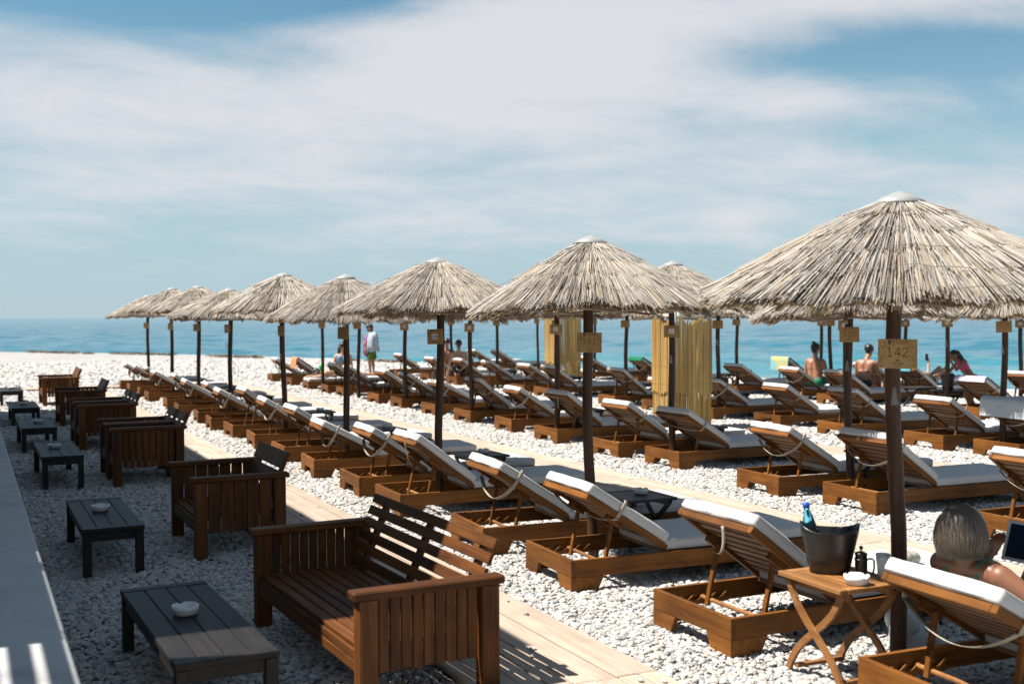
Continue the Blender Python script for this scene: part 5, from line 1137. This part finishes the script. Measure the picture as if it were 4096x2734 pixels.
# --- boy standing wrapped in a towel, head bowed
P0 = []; hc = V3((0.07, 0, 1.52)); c, f, u_, l_ = head(P0, hc, (0.85, 0.1, -0.5), (0, 0, 1), 1.0, 0)
P0 += [(hc - V3((0.03, 0, 0.07)), 0.048, V3((0.0, 0, 1.36)), 0.055, 0), (V3((0, 0.14, 1.30)), 0.055, V3((0, -0.14, 1.30)), 0.055, 0), (V3((0, 0.07, 1.24)), 0.095, V3((0, 0.06, 0.98)), 0.088, 0), (V3((0, -0.07, 1.24)), 0.095, V3((0, -0.06, 0.98)), 0.088, 0)]
for sg in (-1, 1):
    ang = 0.06 * sg
    P0 += [(V3((0, sg * 0.075, 0.92)), 0.105, V3((0.01 + ang, sg * 0.10, 0.62)), 0.105, 1), (V3((0.02 + ang, sg * 0.10, 0.60)), 0.072, V3((0.03 + ang, sg * 0.10, 0.47)), 0.055, 0), (V3((0.03 + ang, sg * 0.10, 0.47)), 0.055, V3((ang, sg * 0.10, 0.09)), 0.036, 0), (V3((ang, sg * 0.10, 0.04)), 0.036, V3((0.15 + ang, sg * 0.11, 0.03)), 0.026, 0)]
    S_ = V3((0, sg * 0.17, 1.28)); E_ = V3((0.06, sg * 0.20, 1.02)); H_ = V3((0.20, sg * 0.07, 1.05)); P0 += [(S_, 0.048, E_, 0.036, 0), (E_, 0.036, H_, 0.025, 0)]; hand(P0, H_, H_ - E_, (-0.5, 0, -0.5), 0.95, 0.8, 0, sg)
boy = person('boy with black hair standing with a pale towel round his shoulders, head bowed', (11.62, 34.3, 0), R(-180 - 15), P0, ['skin', 'olive'], 0.0125)
hair(boy, [(hc + V3((-0.02, 0, 0.05)), 0.096, hc + V3((0.03, 0, 0.055)), 0.086, 0), (hc + V3((-0.06, 0, 0.0)), 0.06, hc + V3((-0.045, 0, -0.05)), 0.05, 0), (hc + V3((0.08, 0, 0.06)), 0.035, hc + V3((0.10, 0, 0.03)), 0.03, 0)], 'hair')
eyes(boy, c, f, u_, l_, 1.0, False)
def wrap(rings, m_, root, name, a0, a1, th=0.012, seed=0):
    q = MB(); n = 22
    for lay in (0, 1):
        for i, (cx_, rx, ry, z) in enumerate(rings):
            for j in range(n):
                a = a0 + (a1 - a0) * j / (n - 1); fold = 0.018 * math.sin(a * 9 + seed) * (0.3 + i / len(rings)); k = 1 + fold / rx - (th / rx if lay else 0)
                q.v.append((cx_ + rx * k * math.cos(a), ry * k * math.sin(a), z + 0.02 * math.sin(a * 3 + seed)))
    m__ = len(rings)
    for lay in (0, 1):
        for i in range(m__ - 1):
            for j in range(n - 1): k0 = lay * m__ * n + i * n + j; q.f.append([k0, k0 + 1, k0 + n + 1, k0 + n])
    for j in range(n - 1):
        for i in (0, m__ - 1): q.f.append([i * n + j, i * n + j + 1, m__ * n + i * n + j + 1, m__ * n + i * n + j])
    for i in range(m__ - 1):
        for j in (0, n - 1): q.f.append([i * n + j, (i + 1) * n + j, m__ * n + (i + 1) * n + j, m__ * n + i * n + j])
    return q.build(name, m_, root, True)
wrap([(-0.02, 0.085, 0.10, 1.42), (-0.02, 0.16, 0.23, 1.34), (0.0, 0.20, 0.275, 1.18), (0.0, 0.21, 0.29, 1.0), (-0.01, 0.23, 0.31, 0.80)], 'towel_boy', boy, 'towel', R(35), R(325), seed=1)
wrap([(0.05, 0.14, 0.19, 1.30), (0.07, 0.20, 0.235, 1.10), (0.06, 0.20, 0.24, 0.86), (0.05, 0.19, 0.22, 0.66)], 'towel_front', boy, 'towel', R(-52), R(52), seed=2)

# --- woman lying face down on the flat lounger
P0 = []; zc = FH + 0.085 + 0.10
hc = V3((0.30, 0.02, zc + 0.03)); c, f, u_, l_ = head(P0, hc, (-0.2, 0.9, -0.1), (-1, -0.1, 0), 0.95, 0)
P0 += [(V3((0.38, 0, zc)), 0.05, V3((0.45, 0, zc)), 0.055, 0), (V3((0.50, 0.13, zc)), 0.058, V3((0.50, -0.13, zc)), 0.058, 0)]
for sg in (-1, 1):
    P0 += [(V3((0.56, sg * 0.07, zc)), 0.095, V3((0.80, sg * 0.06, zc - 0.005)), 0.085, 0), (V3((0.92, sg * 0.08, zc + 0.02)), 0.112, V3((1.02, sg * 0.085, zc)), 0.10, 1), (V3((1.05, sg * 0.09, zc)), 0.088, V3((1.42, sg * 0.10, zc - 0.03)), 0.055, 0), (V3((1.42, sg * 0.10, zc - 0.03)), 0.055, V3((1.80, sg * 0.10, zc - 0.05)), 0.036, 0), (V3((1.82, sg * 0.10, zc - 0.06)), 0.032, V3((1.96, sg * 0.11, zc - 0.065)), 0.026, 0),
           (V3((0.50, sg * 0.17, zc)), 0.050, V3((0.36, sg * 0.34, zc - 0.05)), 0.038, 0), (V3((0.36, sg * 0.34, zc - 0.05)), 0.037, V3((0.15, sg * 0.24, zc - 0.07)), 0.027, 0)]
    hand(P0, (0.15, sg * 0.24, zc - 0.07), (-0.8, -sg * 0.3, -0.05), (0, 0, -1), 0.95, 0.25, 0, sg)
FL = LOUNGERS[(1, 13)]
ly = person('fair skinned woman lying face down on the flat lounger in the second row', FL.location, FL.rotation_euler.z, P0, ['skin_pale', 'navy'], 0.0125)
hair(ly, [(hc + V3((-0.01, -0.015, 0.03)), 0.092, hc + V3((-0.02, -0.01, 0.0)), 0.088, 0), (hc + V3((0.04, -0.06, 0.03)), 0.05, hc + V3((0.0, -0.12, 0.0)), 0.035, 0)], 'hair')
q = MB(); q.tube([(0.66, 0.165, zc - 0.03), (0.66, 0.12, zc + 0.072), (0.66, 0.06, zc + 0.098), (0.66, 0, zc + 0.088), (0.66, -0.06, zc + 0.098), (0.66, -0.12, zc + 0.072), (0.66, -0.165, zc - 0.03)], 0.008, 6); q.build('bikini_string', 'navy', ly)

# --- person in a white hat lying back and holding up a phone
LO = LOUNGERS[(4, 1)]; P0 = []
hc = V3((0.34, 0, 0.80)); c, f, u_, l_ = head(P0, hc, (0.9, 0.0, -0.1), (-0.2, 0, 1), 1.0, 0)
P0 += [(hc - V3((0.0, 0, 0.07)), 0.05, V3((0.36, 0, 0.64)), 0.056, 0), (V3((0.40, 0.14, 0.60)), 0.06, V3((0.40, -0.14, 0.60)), 0.06, 0)]
for sg in (-1, 1):
    P0 += [(V3((0.45, sg * 0.07, 0.56)), 0.10, V3((0.72, sg * 0.065, 0.42)), 0.095, 1), (V3((0.80, sg * 0.08, 0.39)), 0.11, V3((0.90, sg * 0.09, 0.39)), 0.10, 1), (V3((0.95, sg * 0.10, 0.40)), 0.085, V3((1.28, sg * 0.11, 0.66)), 0.058, 0), (V3((1.28, sg * 0.11, 0.66)), 0.056, V3((1.62, sg * 0.12, 0.36)), 0.038, 0), (V3((1.62, sg * 0.12, 0.33)), 0.034, V3((1.78, sg * 0.13, 0.31)), 0.026, 0)]
S_ = V3((0.42, -0.18, 0.60)); E_ = V3((0.68, -0.20, 0.56)); H_ = V3((0.74, -0.14, 0.80)); P0 += [(S_, 0.05, E_, 0.038, 0), (E_, 0.037, H_, 0.026, 0)]; hand(P0, H_, (0, 0.05, 1), (-1, 0, 0), 1, 0.5, 0, 1)
S_ = V3((0.42, 0.18, 0.60)); E_ = V3((0.62, 0.26, 0.46)); H_ = V3((0.84, 0.14, 0.50)); P0 += [(S_, 0.05, E_, 0.038, 0), (E_, 0.037, H_, 0.026, 0)]; hand(P0, H_, (1, -0.3, 0), (0, 0, -1), 1, 0.5, 0, -1)
hp_ = person('person in a white brimmed hat lying back and holding up a phone', LO.location, LO.rotation_euler.z, P0, ['skin_pale', 'navy'], 0.0125); eyes(hp_, c, f, u_, l_)
ht = MB().lathe([(0.001, 0.115), (0.07, 0.112), (0.092, 0.09), (0.098, 0.02), (0.165, 0.002), (0.168, -0.004), (0.095, 0.010), (0.001, 0.085)], 22).build('hat', 'hat', None, True, LO.matrix_basis @ (hc + V3((-0.005, 0, 0.055))))
tag(ht, 'white brimmed hat on the head of the person with the phone', 'hat')
ph = MB().box(-0.005, 0.005, -0.038, 0.038, -0.075, 0.075, None, 0.003).build('phone', 'blackplastic', None, False, LO.matrix_basis @ V3((0.71, -0.12, 0.93))); tag(ph, 'black phone held up by the person in the hat', 'phone')

# --- girl in a pink bikini bending forward
P0 = []; hc = V3((0.36, 0, 1.06)); c, f, u_, l_ = head(P0, hc, (0.75, 0, -0.65), (0.4, 0, 1), 0.96, 0)
P0 += [(hc - V3((0.06, 0, 0.05)), 0.045, V3((0.24, 0, 0.97)), 0.05, 0), (V3((0.20, 0.115, 0.95)), 0.05, V3((0.20, -0.115, 0.95)), 0.05, 0)]
for sg in (-1, 1):
    P0 += [(V3((0.20, sg * 0.06, 0.90)), 0.078, V3((0.16, sg * 0.055, 0.84)), 0.078, 1), (V3((0.14, sg * 0.05, 0.80)), 0.072, V3((0.03, sg * 0.05, 0.66)), 0.070, 0), (V3((-0.01, sg * 0.065, 0.62)), 0.095, V3((0.01, sg * 0.07, 0.56)), 0.085, 1), (V3((0.02, sg * 0.075, 0.54)), 0.072, V3((0.09, sg * 0.08, 0.30)), 0.052, 0), (V3((0.09, sg * 0.08, 0.30)), 0.050, V3((-0.02, sg * 0.08, 0.06)), 0.032, 0), (V3((-0.02, sg * 0.08, 0.03)), 0.030, V3((0.11, sg * 0.09, 0.025)), 0.022, 0)]
S_ = V3((0.21, 0.14, 0.94)); E_ = V3((0.40, 0.18, 0.80)); H_ = V3((0.46, 0.05, 0.97)); P0 += [(S_, 0.04, E_, 0.031, 0), (E_, 0.031, H_, 0.022, 0)]; hand(P0, H_, (0, -0.3, 1), (-1, 0, 0), 0.85, 0.4, 0, -1)
S_ = V3((0.21, -0.14, 0.94)); E_ = V3((0.40, -0.16, 0.74)); H_ = V3((0.62, -0.12, 0.70)); P0 += [(S_, 0.04, E_, 0.031, 0), (E_, 0.031, H_, 0.022, 0)]; hand(P0, H_, (1, 0, -0.1), (0, 0, -1), 0.85, 0.4, 0, 1)
gl = person('dark haired girl in a pink and blue bikini leaning forward by the water', (17.9, 16.2, 0), R(158), P0, ['skin', 'pink'], 0.0115)
hair(gl, [(hc + V3((-0.035, 0, 0.035)), 0.090, hc + V3((0.01, 0, 0.05)), 0.082, 0), (hc + V3((-0.09, 0.03, 0.0)), 0.055, V3((0.14, 0.05, 0.90)), 0.035, 0), (hc + V3((-0.09, -0.03, 0.0)), 0.055, V3((0.12, -0.05, 0.86)), 0.030, 0)], 'hair'); eyes(gl, c, f, u_, l_, 0.95, False)

# --- small beach things around the people
bucket(9.0, 29.9, 0.42, 'black ice bucket on the table by the woman in sunglasses', 0.4, 1.15)
dark_table(9.0, 29.9, 'dark slatted folding table under the bucket by the woman in sunglasses')
bucket(12.95, 30.35, 0.42, 'black ice bucket beside the two bare chested men', 0.2, 1.1)
dark_table(13.02, 30.2, 'dark slatted folding table between the two bare chested men')
rb_ = MB().lathe([(0.001, 0), (0.07, 0), (0.13, 0.05), (0.15, 0.075), (0.14, 0.075), (0.10, 0.03), (0.001, 0.015)], 20).build('bowl', 'red', None, True, (13.0, 30.08, 0.421)); tag(rb_, 'shallow red bowl on the table between the two men', 'bowl')
bucket(17.15, 16.1, 0.42, 'black ice bucket in front of the girl in the pink bikini', 0.4, 1.5); dark_table(17.15, 16.1, 'dark slatted folding table under the bucket before the girl')
bucket(17.55, 19.4, 0.42, 'black ice bucket beside the woman with the bun', 0.1, 1.35); dark_table(17.55, 19.4, 'dark slatted folding table beside the woman with the bun')
fl = thing('inflatable_ring', 'bright green inflatable on the pebbles by the lying woman', 'inflatable', (9.5, 31.4, 0), 0.3)
q = MB(); n = 40; q.tube([(0.36 * math.cos(2 * math.pi * k / n), 0.30 * math.sin(2 * math.pi * k / n), 0.13) for k in range(n + 1)], 0.125, 12, False); q.build('ring', 'float_green', fl, True)
q = MB(); q.tube([(-0.36, 0, 0.2), (-0.44, 0, 0.34), (-0.47, 0, 0.46), (-0.42, 0, 0.56), (-0.36, 0, 0.60)], [0.11, 0.09, 0.07, 0.05, 0.015], 10); q.build('tail', 'float_green', fl, True)
# dry seaweed line near the shore
for k, (x, y, w_) in enumerate(((8.2, 61.0, 2.2), (11.6, 54.4, 1.6), (4.6, 66.2, 2.6), (15.2, 45.6, 1.1), (15.9, 44.0, 0.9))):
    r_ = random.Random(k); q = MB()
    for j in range(60):
        a = r_.uniform(-1, 1); b0 = V3((x + a * w_ * 0.55, y - a * w_, 0.0)); q.tube([b0, b0 + V3((r_.uniform(-.25, .25), r_.uniform(-.25, .25), r_.uniform(0.03, 0.12))), b0 + V3((r_.uniform(-.35, .35), r_.uniform(-.35, .35), 0.01))], 0.02, 5)
    tag(q.build('seaweed', 'weed'), 'strip of dry brown seaweed on the pebbles by the shore', 'seaweed', kind='stuff')
bpy.data.scenes.remove(TMP)
if first[0]: bpy.data.objects.remove(DT)
